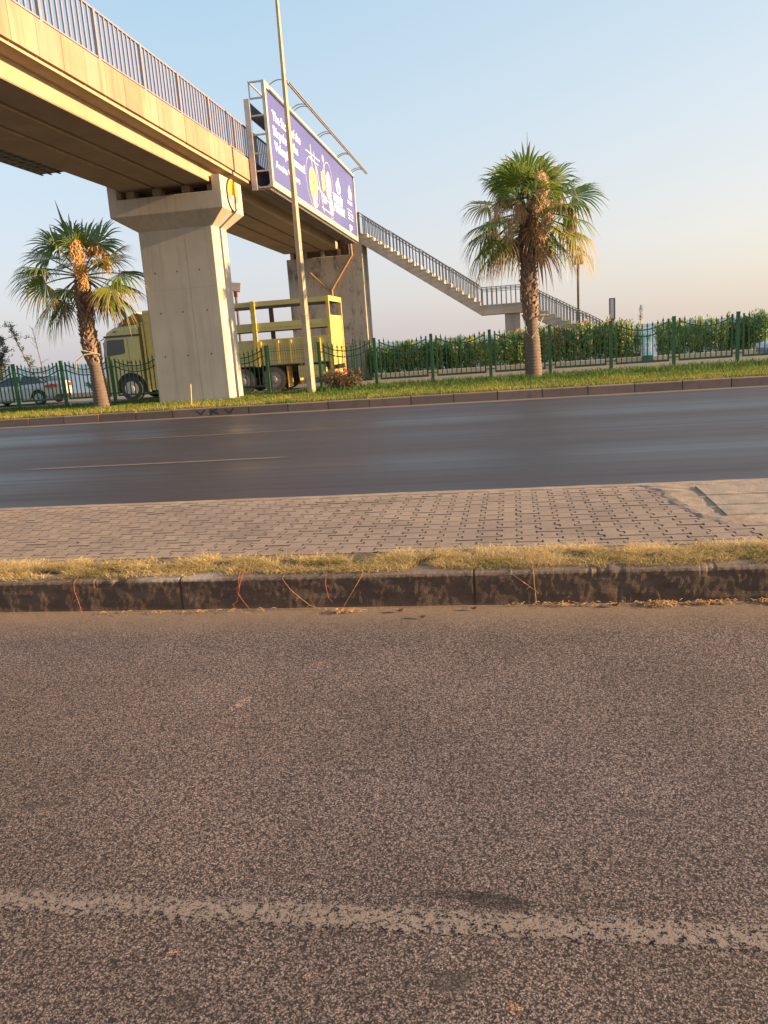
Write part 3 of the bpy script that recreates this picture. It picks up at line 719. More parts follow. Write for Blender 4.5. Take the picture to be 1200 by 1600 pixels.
# drain pipes on its face
mb = MB()
mb.tube([(-7.30, 38.40, 6.2), (-7.28, 38.40, 5.62), (-8.37, 38.40, 4.12), (-8.37, 38.40, 3.5)], .05, 8)
mb.tube([(-9.35, 38.40, 4.95), (-8.45, 38.40, 4.05)], .04, 8)
mb.build('drain_pipe', plain('pipe_brown', (.35, .20, .10), .5), BR)
# stairs
SY0, SY1 = 38.5, 39.95
def flight(x0, z0, x1, z1, n, name='stair_flight'):
    dx = (x1-x0)/n; dz = (z1-z0)/n; poly = []
    for i in range(n):
        poly += [(x0+i*dx, z0+i*dz), (x0+(i+1)*dx, z0+i*dz)]
    th = .27
    poly += [(x1, z1), (x1, z1-th-.12), (x0+.02, z0-th-.30), (x0, z0-.5)]
    mb = MB()
    # side profile is concave, so build column by column
    for i in range(n):
        xa, xb = x0+i*dx, x0+(i+1)*dx; zt = z0+i*dz
        sa = z0-.42+(z1-z0)*(i/n); sb = z0-.42+(z1-z0)*((i+1)/n)
        vs = [(xa, SY0, sa), (xb, SY0, sb), (xb, SY0, zt), (xa, SY0, zt), (xa, SY1, sa), (xb, SY1, sb), (xb, SY1, zt), (xa, SY1, zt)]
        fs = [(0, 1, 2, 3), (7, 6, 5, 4), (0, 4, 5, 1), (3, 2, 6, 7)]
        fs += [(1, 5, 6, 2)]
        if i == 0: fs += [(0, 3, 7, 4)]
        mb.add(vs, fs)
    o = mb.build(name, MT['stair'], BR, fix=False)
    tr = MB()
    for i in range(n):
        xa, xb = x0+i*dx, x0+(i+1)*dx; zt = z0+i*dz
        tr.box(xa+.004, xb+.03, SY0-.02, SY1+.02, zt+.002, zt+.035)
    tr.build('tread', concrete('tread_stone_'+name, (.62, .56, .48), (.5, .44, .36), .2), o)
    return o
flight(-6.82, 6.50, -1.40, 2.84, 20)
mb = MB(); mb.box(-1.398, .72, SY0, SY1, 2.42, 2.82)
mb.box(-1.42, .74, SY0-.02, SY1+.02, 2.822, 2.86); mb.build('landing', MT['stair'], BR)
mb = MB(); mb.box(-.30, .40, SY0+.15, SY1-.1, -.3, 2.419); mb.build('landing_column', MT['stair'], BR, bevel=.02)
flight(.722, 2.72, 6.05, -.15, 17)
def rail_line(x0, z0, x1, z1, y, nb, n, h=.98, h0=.12):
    for k in range(n):
        a = k/n; b_ = (k+1)/n
        mb = MB(); railing_panel(mb, (x0+(x1-x0)*a+.02, y, z0+(z1-z0)*a), (x0+(x1-x0)*b_-.02, y, z0+(z1-z0)*b_), h0, h, nb, .045, .02)
        mb.bar((x0+(x1-x0)*a+.02, y, z0+(z1-z0)*a+h-.13), (x0+(x1-x0)*b_-.02, y, z0+(z1-z0)*b_+h-.13), .03, .025)
        mb.build('railing_panel', MT['stair_rail'], BR)
        mb = MB(); x = x0+(x1-x0)*a; z = z0+(z1-z0)*a; mb.box(x-.03, x+.03, y-.025, y+.025, z-.05, z+h+.02)
        mb.build('railing_post', MT['stair_rail'], BR)
MT['stair_rail'] = plain('stair_rail_paint', (.17, .17, .175), .5, .1)
for y in (SY0+.03, SY1-.03):
    rail_line(-6.85, 6.50, -1.38, 2.78, y, 8, 4, .98, .08)
    rail_line(-1.34, 2.80, .70, 2.80, y, 8, 1, .86, .06)
    rail_line(.74, 2.74, 6.0, -.20, y, 8, 4, .90, .06)
mb = MB(); mb.box(-6.93, -6.87, SY0, SY0+.05, 6.45, 7.5); mb.build('railing_post', MT['stair_rail'], BR)

# ------------------------------------------------------------------ billboards
BX = -6.84
def bill_frame(root, sgn, x0, xr, ya, yb, z0, z1, yend_open=False):
    # x0: front plane, xr: rear plane, sgn +1 faces +X
    w = lambda x, y, z: bw(x, y, z)
    f = MB(); t_ = .16; xi = x0-sgn*.10
    xa, xb = sorted((x0, xi))
    f.box(xa, xb, ya, ya+t_, z0, z1); f.box(xa, xb, yb-t_, yb, z0, z1)
    f.box(xa+.002, xb-.002, ya+t_, yb-t_, z0, z0+.20); f.box(xa+.002, xb-.002, ya+t_, yb-t_, z1-.17, z1)
    f.build('frame', MT['galv'], root, bevel=.008, warp=w)
    b_ = MB(); xa, xb = sorted((x0-sgn*.045, x0-sgn*.095)); b_.box(xa, xb, ya+t_, yb-t_, z0+.2, z1-.17)
    pan = b_.build('poster', MT['poster'], root, warp=w)
    MB().box(xr-.085, xr+.085, ya-.02, ya+.06, z0-.05, z1-.47).build('rear_post', MT['galv'], root, bevel=.005, warp=w)
    k = ya+2.7
    while k < yb: MB().box(xr-.05, xr+.05, k-.04, k+.04, z0-.05, z1-.47).build('rear_post', MT['galv'], root, bevel=.005, warp=w); k += 2.7
    r = MB(); n_ = 6; ys = [ya+.03+(yb-ya-.06)*k/n_ for k in range(n_+1)]
    xf = x0-sgn*.10
    for y in ys:
        for z in (z0+.02, z0+.48, z0+.97, z0+1.48, z0+2.0, z1-.47, z1-.03):
            r.bar((xr+sgn*.10, y, z), (xf, y, z), .035, .045)
        r.bar((xr+sgn*.1, y, z1-.5), (xr+sgn*.1, y, z1-.01), .03)
        r.bar((xr+sgn*.09, y, z0+.08), (xr+sgn*.2, y, z0+.02), .02); r.bar((xf-sgn*.1, y, z0+.02), (xf, y, z0+.1), .02)
    r.bar((xr+sgn*.1, ya, z1-.02), (xr+sgn*.1, yb, z1-.02), .035)
    r.build('brace', MT['galv'], root, warp=w)
    g = MB()
    xa, xb = sorted((xr+sgn*.05, xf))
    g.box(xa, xb, ya+.08, yb, z0-.035, z0+.0)
    y = ya+.1
    while y < yb: g.box(xa, xb, y, y+.03, z0-.05, z0-.036); y += .22
    for xx in (xa+.02, (xa+xb)/2, xb-.02): g.box(xx-.012, xx+.012, ya, yb, z0-.062, z0-.051)
    g.box(min(xr, xr+sgn*.02), max(xr, xr+sgn*.02), ya+.08, yb, z0+.02, z0+.47)
    g.box(min(xr, xr+sgn*.02)+.001, max(xr, xr+sgn*.02)+.001, ya+.08, yb, z1-.95, z1-.5)
    g.box(xa, xb, ya+.08, yb, z1-.96, z1-.93)
    g.build('catwalk', MT['galv_dark'], root, warp=w)
    return pan
t = NT('violet_poster')
MT['poster'] = t.done(t.mix(t.ramp(t.noise(.5, 3), [(.3, 0.), (.7, 1.)]), (.075, .078, .265), (.088, .09, .295)), .35, spec=.5)
BB = thing('billboard', 'long violet museum billboard with white lettering and a bicycle picture on the footbridge', 'billboard', (-7.1, 31, 6.2))
pan = bill_frame(BB, 1, BX, -7.42, 24.42, 38.0, 6.30, 9.24)
WH = plain('print_white', (.85, .85, .88), .5)
px = BX-.042
def T(s, size, u0, u1, v, off=.003):
    o = text_mesh(s, size, u0, v, px, WH, pan, 'lettering', off, 1.0, .006, bw)
    org = ORI[o.name]; ys = [q.co.y+org[1] for q in o.data.vertices]; a, b_ = min(ys), max(ys)
    for q in o.data.vertices: q.co.y = u0+(q.co.y+org[1]-a)*(u1-u0)/(b_-a)-org[1]
    return o
T('The Story of the', .40, 25.12, 28.40, 8.34, .006); T('Bicycle at the', .40, 25.10, 27.95, 7.90, .006); T('Velespit Museum!', .40, 25.10, 28.72, 7.47, .006)
T('Awaits Visitors', .31, 25.05, 27.88, 6.97, 0)
T('VELESP\u0130T', .44, 33.2, 35.1, 7.36, .012); T('MUSEUM', .44, 33.3, 35.3, 6.98, .012)
def disc(cy, cz, ry, rz, name, mat, dx=.0, t0=0, t1=2*pi, n=36, hole=None, parent=None):
    mb = MB()
    if hole is None:
        poly = [(cy+ry*cos(t0+(t1-t0)*k/n), cz+rz*sin(t0+(t1-t0)*k/n)) for k in range(n)]
        mb.prism(poly, 'x', px-.003+dx, px+.002+dx)
    else:
        vs = []
        for k in range(n):
            a = 2*pi*k/n
            for q in (1, hole):
                for xx in (px-.003+dx, px+.002+dx): vs.append((xx, cy+ry*q*cos(a), cz+rz*q*sin(a)))
        mb.add(vs, [f for k in range(n) for f in ((k*4, ((k+1) % n)*4, ((k+1) % n)*4+2, k*4+2), (k*4+1, k*4+3, ((k+1) % n)*4+3, ((k+1) % n)*4+1))])
    return mb.build(name, mat, pan, warp=bw)
YEL = plain('print_yellow', (.70, .46, .20), .5, 0, .3, 3); PINK = plain('print_pink', (.72, .36, .42), .5); GREY = plain('print_grey', (.30, .29, .42), .5); DK = plain('print_navy', (.04, .04, .14), .5)
disc(29.85, 7.42, 1.0, .86, 'bicycle_picture', WH, 0, hole=.985)
disc(29.88, 7.34, .60, .60, 'bicycle_picture', YEL, .003); disc(29.9, 6.80, .34, .26, 'bicycle_picture', PINK, .006)
disc(32.55, 7.85, .45, .45, 'bicycle_picture', GREY, .003); disc(32.55, 7.85, .78, .78, 'bicycle_picture', WH, 0, hole=.98)
disc(32.7, 7.02, .36, .36, 'bicycle_picture', GREY, .003); disc(32.7, 6.96, .40, .40, 'bicycle_picture', WH, 0, hole=.975)
disc(31.8, 8.62, .17, .13, 'bicycle_picture', PINK, .003)
mb = MB()
def ln(a, b_, w=.035): mb.bar((px+.003, a[0], a[1]), (px+.003, b_[0], b_[1]), .006, w, (0, 0, 1) if abs(a[1]-b_[1]) < abs(a[0]-b_[0]) else (0, 1, 0))
for a, b_ in [((29.1, 8.36), (31.2, 8.40)), ((29.6, 8.2), (30.9, 8.2)), ((30.3, 8.55), (30.6, 7.3)), ((30.6, 8.1), (31.3, 6.6)), ((31.8, 8.5), (32.1, 7.6)), ((31.6, 8.2), (32.4, 7.9)),
              ((31.0, 7.2), (32.5, 7.1)), ((31.0, 6.75), (32.6, 6.72)), ((30.4, 7.4), (31.9, 7.2)), ((32.0, 7.8), (32.9, 7.2)), ((29.85, 8.7), (29.9, 7.9))]: ln(a, b_)
mb.build('bicycle_picture', WH, pan, warp=bw)
mb = MB(); mb.prism([(31.25, 8.05), (31.75, 8.15), (31.85, 7.55), (31.35, 7.35)], 'x', px, px+.007); mb.build('bicycle_picture', YEL, pan, warp=bw)
mb = MB(); mb.prism([(31.9, 7.5), (32.5, 7.75), (32.9, 7.45), (32.2, 7.2)], 'x', px+.006, px+.010)
mb.prism([(31.2, 7.1), (31.9, 7.15), (31.9, 6.98), (31.2, 6.95)], 'x', px, px+.007)
mb.build('bicycle_picture', PINK, pan, warp=bw)
mb = MB()
for a, b_ in [((29.4, 7.2), (30.3, 7.6)), ((29.5, 7.7), (30.2, 7.0)), ((29.9, 7.95), (29.9, 6.8)), ((30.3, 7.8), (29.6, 6.9))]:
    mb.bar((px+.009, a[0], a[1]), (px+.009, b_[0], b_[1]), .004, .03, (0, 1, 0))
mb.build('bicycle_picture', plain('print_brown', (.35, .2, .1), .5), pan, warp=bw)
disc(34.35, 8.02, .42, .26, 'museum_mark', WH, .002); disc(34.42, 8.22, .16, .2, 'museum_mark', WH, .004)
disc(34.35, 7.92, .13, .09, 'museum_mark', DK, .008)
disc(36.85, 8.22, .36, .20, 'town_mark', WH, .002); mb = MB()
mb.prism([(36.6, 8.22), (36.85, 8.58), (37.1, 8.22)], 'x', px, px+.005); mb.build('town_mark', WH, pan, warp=bw)
T('ALANYA', .2, 36.5, 37.2, 7.96, .002)
mb = MB()
for (a, b_, z) in ((36.2, 37.2, 7.84), (36.2, 37.2, 7.76), (36.1, 37.0, 7.47), (36.1, 36.6, 7.33), (36.8, 37.25, 7.33), (36.1, 36.7, 7.22), (36.9, 37.25, 7.22), (36.1, 37.2, 7.10)):
    mb.box(px, px+.005, a, b_, z-.02, z+.02)
mb.box(px, px+.005, 36.3, 36.45, 6.55, 6.85); mb.box(px, px+.005, 36.55, 36.65, 6.62, 6.85); mb.box(px, px+.005, 36.72, 36.85, 6.68, 6.85)
mb.build('small_print', WH, pan, warp=bw)
# lamp rail on arms above the top edge
mb = MB(); CX, CZ = -6.27, 9.23
mb.bar((CX, 24.85, CZ), (CX, 38.1, CZ), .05, .06); mb.bar((CX+.045, 25.0, CZ+.015), (CX+.045, 38.1, CZ+.015), .03, .02)
mb.build('lamp_rail', MT['galv_dark'], BB, warp=bw)
mb = MB()
for y in (24.95, 27.45, 27.7, 31.0, 31.25, 34.4, 34.6, 37.3, 37.6):
    pts = []
    for k in range(7):
        f = k/6; pts.append((BX-.06+(CX-BX+.06)*f, y, 9.2+.13*sin(pi*f*.9)+.03*f))
    mb.tube(pts, .016, 6)
mb.build('rail_arm', MT['galv_dark'], BB, warp=bw)
# opposite billboard, only its grated underside shows
BB2 = thing('billboard', 'billboard beyond the footbridge deck, only its dark grated underside showing', 'billboard', (-11.6, 13, 6.4))
def bw0(x, y, z): return (x, y, z)
_bw = bw
def bill2():
    f = MB(); y0, y1 = 6.8, 20.4
    f.box(-11.96, -11.86, y0, y1, 6.40, 6.60); f.box(-11.96, -11.86, y0, y1, 9.06, 9.26); f.box(-11.96, -11.86, y0, y0+.16, 6.60, 9.06); f.box(-11.96, -11.86, y1-.16, y1, 6.60, 9.06)
    f.build('frame', MT['galv'], BB2)
    f = MB(); f.box(-11.93, -11.88, y0+.16, y1-.16, 6.60, 9.06); f.build('poster', plain('plain_poster', (.3, .3, .35), .5), BB2)
    g = MB(); g.box(-11.86, -11.10, y0, y1, 6.40, 6.435); y = y0
    while y < y1: g.box(-11.86, -11.10, y, y+.035, 6.375, 6.399); y += .3
    for xx in (-11.84, -11.6, -11.35, -11.12): g.box(xx-.02, xx+.02, y0, y1, 6.35, 6.374)
    g.box(-11.10, -11.04, y1-.1, y1, 6.436, 8.5); g.box(-11.10, -11.04, y0, y0+.1, 6.436, 8.5)
    g.build('catwalk', MT['galv_dark'], BB2)
bill2()
_dx = 0.0

# ------------------------------------------------------------------ street lamp column
LP = thing('street_lamp', 'tall tapering galvanised street lamp column on the verge in front of the billboard', 'street lamp', (-5.86, 22.95, .18))
mb = MB(); n = 8; rings = []
for z, r in ((.18, .135), (1.0, .128), (4, .100), (8, .066), (11.6, .045)):
    rings.append([(-5.86+r*cos(2*pi*(k+.5)/n), 22.95+r*sin(2*pi*(k+.5)/n), z) for k in range(n)])
mb.loft(rings)
mb.build('column', plain('lamp_galvanised', (.34, .27, .19), .6, .15, .2, 3, .001), LP)
mb = MB(); mb.tube([(-5.86, 22.95, 11.55), (-5.86, 22.7, 12.0), (-5.86, 22.2, 12.25), (-5.86, 21.5, 12.35)], .035, 8); mb.build('arm', MT['galv'], LP)
mb = MB(); mb.loft([[(-5.98, 21.6, 12.32), (-5.74, 21.6, 12.32), (-5.74, 21.6, 12.42), (-5.98, 21.6, 12.42)], [(-6.0, 21.2, 12.28), (-5.72, 21.2, 12.28), (-5.72, 21.2, 12.42), (-6.0, 21.2, 12.42)], [(-5.95, 20.9, 12.30), (-5.77, 20.9, 12.30), (-5.77, 20.9, 12.36), (-5.95, 20.9, 12.36)]]); mb.build('lamp_head', MT['galv_dark'], LP)
mb = MB(); mb.box(-6.06, -5.66, 22.75, 23.15, .16, .20); mb.build('base_plate', MT['galv_dark'], LP)
mb = MB()
for z in (2.42, 1.05): mb.lathe((-5.86, 22.95, z), 'z', [(.128, 0), (.128, .03)], 12)
mb.build('band', MT['galv_dark'], LP)

# ------------------------------------------------------------------ fences
FY = 24.62
posts = [-18.15, -16.39, -14.66, -12.91, -11.15, -9.40, -7.64]
posts2 = [-5.94, -4.18, -2.43, -.67, 1.09, 2.85, 4.62, 6.37, 8.13, 9.9]
def fence(plist, root):
    for x in plist:
        mb = MB(); mb.box(x-.045, x+.045, FY-.045, FY+.045, .0, 1.66); mb.box(x-.05, x+.05, FY-.05, FY+.05, 1.66, 1.675)
        mb.build('fence_post', MT['green'], root)
    for a, b_ in zip(plist[:-1], plist[1:]):
        mb = MB(); x0 = a+.155; x1 = b_-.155; L = x1-x0; zb = .43
        for x in (x0, x1): mb.box(x-.022, x+.022, FY-.022, FY+.022, zb-.03, 1.62)
        mb.box(x0, x1, FY-.02, FY+.02, zb-.03, zb+.03)
        for (ze, sag, r) in ((1.54, .20, .014), (1.36, .20, .014)):
            pts = []
            for k in range(13):
                f = k/12; pts.append((x0+L*f, FY, ze-sag*4*f*(1-f)))
            for p, q in zip(pts[:-1], pts[1:]): mb.bar(p, q, .03, .034)
        n_ = 9
        for k in range(1, n_+1):
            f = k/(n_+1); x = x0+L*f; zt = 1.54-.20*4*f*(1-f)
            mb.bar((x, FY, zb), (x, FY, zt+.10), .026)
            mb.lathe((x, FY, zt+.08), 'z', [(.012, 0), (.034, .015), (.028, .035), (.014, .075), (.001, .13)], 6)
            # small scroll between the two curved rails
            if k < n_+1:
                xm = x+L/(n_+1)/2; fm = (xm-x0)/L; zm = 1.54-.20*4*fm*(1-fm)
                for dz in (-.055, -.115):
                    mb.bar((xm-.03, FY, zm+dz), (xm+.03, FY, zm+dz), .008, .008)
                mb.bar((xm-.03, FY, zm-.055), (xm-.03, FY, zm-.115), .008); mb.bar((xm+.03, FY, zm-.055), (xm+.03, FY, zm-.115), .008)
        # lugs to the posts
        for (xa, xb) in ((a+.045, x0-.022), (x1+.022, b_-.045)):
            mb.box(xa, xb, FY-.012, FY+.012, 1.345, 1.375); mb.box(xa, xb, FY-.012, FY+.012, .50, .53)
        mb.build('fence_panel', MT['green'], root)
F1 = thing('metal_fence', 'green spear topped metal fence in front of the silver car and truck cab', 'fence', (-13, FY, .18))
fence(posts, F1)
F2 = thing('metal_fence', 'green spear topped metal fence right of the lamp column, in front of the oleander hedge', 'fence', (2, FY, .18))
fence(posts2, F2)
F3 = thing('wire_fence', 'thin wire mesh panel closing the gap between the two green fences behind the lamp column', 'fence', (-6.4, 24.95, .1))
mb = MB(); WY = 24.80
x = -7.6
while x <= -4.9: mb.bar((x, WY, .25), (x, WY, 1.66), .006); x += .075
z = .3
while z < 1.7: mb.bar((-7.62, WY, z), (-4.88, WY, z), .006); z += .18
mb.bar((-7.62, WY, 1.48), (-4.88, WY, 1.48), .012)
mb.build('mesh', plain('wire', (.05, .06, .05), .5, .3), F3)
for x in (-7.64, -4.88):
    mb = MB(); mb.box(x-.02, x+.02, WY+.01, WY+.05, -.15, 1.7); mb.build('fence_post', MT['green'], F3)
# wooden stake in front of pier
tag(MB().bar((-8.53, 20.35, .16), (-8.50, 20.38, .80), .03, .03).build('stake', plain('stake_wood', (.55, .42, .2), .8)), 'thin pale wooden stake stuck in the verge in front of the pier', 'stake')

# ------------------------------------------------------------------ palms
def leafmat(name, stops, tr=.45):
    t = NT(name); a = t.attr('tip'); n_ = t.noise(2.5, 4, .6)
    f = t.math('ADD', a, t.math('MULTIPLY', t.math('SUBTRACT', n_, .5), .35), True)
    c = t.ramp(f, stops)
    return t.done(c, .45, None, translucent=tr, spec=.4)
FG = leafmat('fan_leaf_green', [(0, (.24, .30, .05)), (.4, (.14, .23, .04)), (.7, (.19, .23, .06)), (.88, (.38, .30, .13)), (1, (.46, .32, .17))])
FM = leafmat('fan_leaf_yellowing', [(0, (.38, .36, .06)), (.4, (.25, .28, .05)), (.62, (.38, .30, .11)), (1, (.48, .31, .17))])
FD = leafmat('fan_leaf_dead', [(0, (.30, .20, .08)), (.5, (.26, .15, .075)), (1, (.30, .17, .11))], .25)
def frond(root, P, az, el, Lp, R, droop, mat, nseg=34, spread=118, roll=0, fold=.25, hang=1.0, name='frond'):
    mb = MB(); P = Vector(P)
    d = Vector((cos(az)*cos(el), sin(az)*cos(el), sin(el)))
    pts = [P]; dd = d.copy(); n_ = 6
    for k in range(n_):
        dd = (dd+Vector((0, 0, -droop*.085))).normalized(); pts.append(pts[-1]+dd*(Lp/n_))
    mb.m = 0
    mb.tube(pts, [.028-.012*k/n_ for k in range(n_+1)], 5)
    mb.at[:] = [.15]*len(mb.v)
    E = pts[-1]; d = dd
    s = d.cross(Vector((0, 0, 1)))
    if s.length < .1: s = Vector((-sin(az), cos(az), 0))
    s.normalize(); nrm = s.cross(d).normalized()
    if roll: s, nrm = s*cos(roll)+nrm*sin(roll), nrm*cos(roll)-s*sin(roll)
    da = 2*radians(spread)/nseg
    T_ = (0, .22, .42, .58, .74, .88, 1.0)
    for i in range(nseg):
        a = -radians(spread)+da*(i+.5)+random.gauss(0, .015)
        r = R*(1-.22*(abs(a)/radians(spread))**2)*random.uniform(.9, 1.06)
        sd_ = d*cos(a)+s*sin(a); ws = s*cos(a)-d*sin(a)
        if random.random() < .05: continue
        bend = random.uniform(.6, 1.35)*hang; side = random.gauss(0, .09)
        if random.random() < .08: bend *= 1.7
        vs = []; at = []
        tipb = random.uniform(-.08, .12)
        for tt in T_:
            w = tt*r*da*.52 if tt < .5 else max(.0, (1-tt)/.5)*.46*r*da*.52+.002
            k_ = max(0, tt-.38)
            pos = E+sd_*(tt*r)-nrm*(fold*r*tt*(sin(a)**2)*.8)+nrm*(.06*r*tt)
            pos = pos+Vector((0, 0, -1))*(bend*r*(max(0, tt-.5)**1.5)*.9+droop*.05*r*tt*tt)+ws*side*r*k_
            # tips shorten horizontally while hanging
            pos = pos-sd_*(max(0, tt-.55)**2)*r*.4*bend
            c_ = w*.35
            vs += [pos-ws*w, pos+nrm*c_, pos+ws*w]; at += [min(1, max(0, tt*.85+tipb))]*3
        n2 = len(T_)
        mb.add(vs, [(k*3+j, (k+1)*3+j, (k+1)*3+j+1, k*3+j+1) for k in range(n2-1) for j in range(2)], at)
    return mb.build(name, mat, root, attr='tip', fix=False)
def barkmat(name, base, dark):
    t = NT(name); c = t.mix(t.ramp(t.noise(14, 6, .7, t.map((1, 1, .5))), [(.35, 0.), (.65, 1.)]), dark, base)
    return t.done(c, .9, t.bump(t.noise(30, 4, .7), .7, .01))
BK = barkmat('palm_bark', (.27, .18, .125), (.12, .075, .055)); BT = barkmat('palm_boot', (.42, .28, .19), (.15, .08, .05))
SM = barkmat('palm_smooth', (.17, .125, .10), (.10, .075, .06))
BRED = barkmat('palm_red_fibre', (.26, .10, .06), (.12, .04, .03))
TAN = plain('inflorescence', (.56, .40, .23), .8, 0, .3, 12)
TAN2 = plain('inflorescence_orange', (.56, .34, .15), .8, 0, .3, 12)
def palm(root, path, smooth_top):
    # path: list of (x,y,z,r)
    def at(z):
        for a, b_ in zip(path[:-1], path[1:]):
            if a[2] <= z <= b_[2]:
                f = (z-a[2])/(b_[2]-a[2]); return tuple(a[i]+(b_[i]-a[i])*f for i in range(4))
        return path[-1]
    mb = MB(); n = 20; rings = []; z = path[0][2]; zt = path[-1][2]
    while z < zt:
        x, y, zz, r = at(z)
        rg = .012*sin(z*2*pi/.09) if z < smooth_top else .02*noise.noise(Vector((z*6, 1, 1)))
        rings.append([(x+(r+rg+.012*noise.noise(Vector((cos(k*2*pi/n)*2, sin(k*2*pi/n)*2, z*5))))*cos(2*pi*k/n), y+(r+rg)*sin(2*pi*k/n), z) for k in range(n)])
        z += .03
    mb.loft(rings)
    tr = mb.build('trunk', [SM], root, smooth=True)
    # criss-cross leaf-base stubs
    for nm, za, zb, dens, mt, sz in (('leaf_base', smooth_top, zt-.35, 95, BT, 1.0), ('fibre', zt-.95, zt-.1, 170, BRED, .85)):
        b_ = MB(); N = int((zb-za)*dens)
        for i in range(N):
            z = za+(zb-za)*(i+random.random())/N; a = i*2.39996+random.gauss(0, .12)
            x, y, _, r = at(min(z, zt-.01)); r = r*.94
            L = random.uniform(.10, .19)*sz; w = random.uniform(.04, .065); o_ = random.uniform(.035, .085)
            ca, sa = cos(a), sin(a); lean = random.choice((-1, 1))*.05
            base = Vector((x+ca*r, y+sa*r, z)); tng = Vector((-sa, ca, 0)); rad = Vector((ca, sa, 0))
            upv = Vector((0, 0, 1))
            if nm == 'fibre' and random.random() < .3: upv = Vector((0, 0, -1))
            p0 = base-tng*w; p1 = base+tng*w; tip = base+upv*L+rad*o_+tng*lean
            p2 = tip+tng*w*.55; p3 = tip-tng*w*.55; q = rad*.02
            b_.add([p0, p1, p2, p3, p0-q, p1-q, p2-q-rad*.012, p3-q-rad*.012], [(0, 1, 2, 3), (4, 7, 6, 5), (0, 3, 7, 4), (1, 5, 6, 2), (3, 2, 6, 7)])
        b_.build(nm, mt, tr)
    return tr
def cluster(root, pts, width, N, mat, seed, name='flower_cluster', strand=.16):
    rnd = random.Random(seed); mb = MB(); pts = [Vector(p) for p in pts]
    mb.tube(pts, .016, 5)
    for i in range(N):
        f = rnd.random()*(len(pts)-1); k = int(f); p = pts[k].lerp(pts[k+1], f-k)
        g = f/(len(pts)-1); w = width*sin(pi*(.12+.8*g))
        a = rnd.uniform(0, 2*pi); r = w*sqrt(rnd.random())
        p = p+Vector((cos(a)*r, sin(a)*r, rnd.gauss(0, .05)))
        q = p+Vector((rnd.gauss(0, .05), rnd.gauss(0, .05), -rnd.uniform(.4, 1)*strand)); m = p.lerp(q, .5)+Vector((rnd.gauss(0, .03), rnd.gauss(0, .03), rnd.gauss(0, .02)))
        u = Vector((rnd.gauss(0, 1), rnd.gauss(0, 1), rnd.gauss(0, .3))).normalized()*.009
        mb.add([p-u, p+u, m+u, m-u, q+u*.6, q-u*.6], [(0, 1, 2, 3), (3, 2, 4, 5)])
    return mb.build(name, mat, root, fix=False)
# --- left palm
PA = thing('palm_tree', 'smaller fan palm left of the pier with two orange tan flower clusters in its crown', 'palm tree', (-12.23, 22.5, .18), 'fan palms on the verge')
palm(PA, [(-12.22, 22.5, .15, .28), (-12.24, 22.5, .4, .25), (-12.28, 22.5, 1.4, .20), (-12.36, 22.5, 1.7, .22), (-12.37, 22.5, 2.8, .205), (-12.33, 22.5, 3.75, .19), (-12.31, 22.5, 4.1, .15)], 1.5)
CA = (-12.31, 22.5, 4.0)
random.seed(21)
# azimuth (0 = +X, 270 = towards camera), elevation, petiole, radius, droop
FA = [(222, 60, .85, .9, .4, 'g', 0), (205, 26, 1.0, .95, .7, 'g', 0), (318, 28, .85, .9, .7, 'm', 0), (258, 80, .85, 1.0, .2, 'g', 0), (92, 70, .9, 1.1, .3, 'g', 0), (176, 58, 1.0, 1.0, .4, 'g', .5), (182, 38, 1.05, 1.0, .4, 'g', .3), (186, 16, 1.1, 1.05, .5, 'g', .5), (200, 6, 1.0, 1.05, .8, 'm', .9),
      (5, 60, .95, 1.0, .4, 'g', -1.0), (352, 32, 1.0, .95, .5, 'm', -.5), (6, 14, 1.05, 1.05, .8, 'g', -.4), (340, -2, 1.0, 1.0, 1.0, 'm', -.3), (356, -16, 1.0, 1.0, 1.1, 'g', 0),
      (196, -18, 1.0, 1.0, 1.2, 'm', 0), (180, -30, 1.05, .95, 1.2, 'g', 0), (208, -42, .85, .85, 1.1, 'd', 0),
      (130, 34, 1.0, 1.0, .7, 'g', 0), (60, 38, 1.0, 1.0, .7, 'g', 0), (38, 4, 1.0, 1.0, 1.0, 'g', 0), (105, -6, .95, 1.0, 1.2, 'm', 0), (70, -20, .9, .95, 1.2, 'd', 0), (150, 2, 1.0, 1.0, 1.0, 'g', 0), (300, 64, .7, .85, .4, 'g', 0), (20, -28, .8, .9, 1.2, 'd', 0)]
for az, el, lp, R_, dr, k, rl in FA:
    frond(PA, CA, radians(az+random.uniform(-4, 4)), radians(el), lp*random.uniform(.98, 1.18), R_*random.uniform(.95, 1.12), dr, {'g': FG, 'm': FM, 'd': FD}[k], roll=rl, hang=(.6+.3*dr if dr < 1.05 else 1.3)*random.uniform(.8, 1.25))
def spear(root, p, q, w=.05):
    mb = MB(); p = Vector(p); q = Vector(q)
    mb.tube([p, p.lerp(q, .35), p.lerp(q, .75), q], [.02, w, w*.5, .004], 6); mb.build('spear_leaf', plain('spear_leaf_grey', (.16, .13, .09), .6), root)
spear(PA, (-12.33, 22.5, 4.1), (-12.75, 22.4, 6.15), .075)
cluster(PA, [(-12.15, 22.25, 4.95), (-12.12, 22.05, 4.9), (-12.05, 21.95, 4.5), (-12.0, 21.95, 4.0), (-11.98, 22.0, 3.75)], .21, 1500, TAN2, 3)
cluster(PA, [(-12.0, 22.35, 4.6), (-11.6, 22.25, 4.75), (-11.38, 22.2, 4.5), (-11.32, 22.2, 4.1)], .18, 600, TAN2, 4)
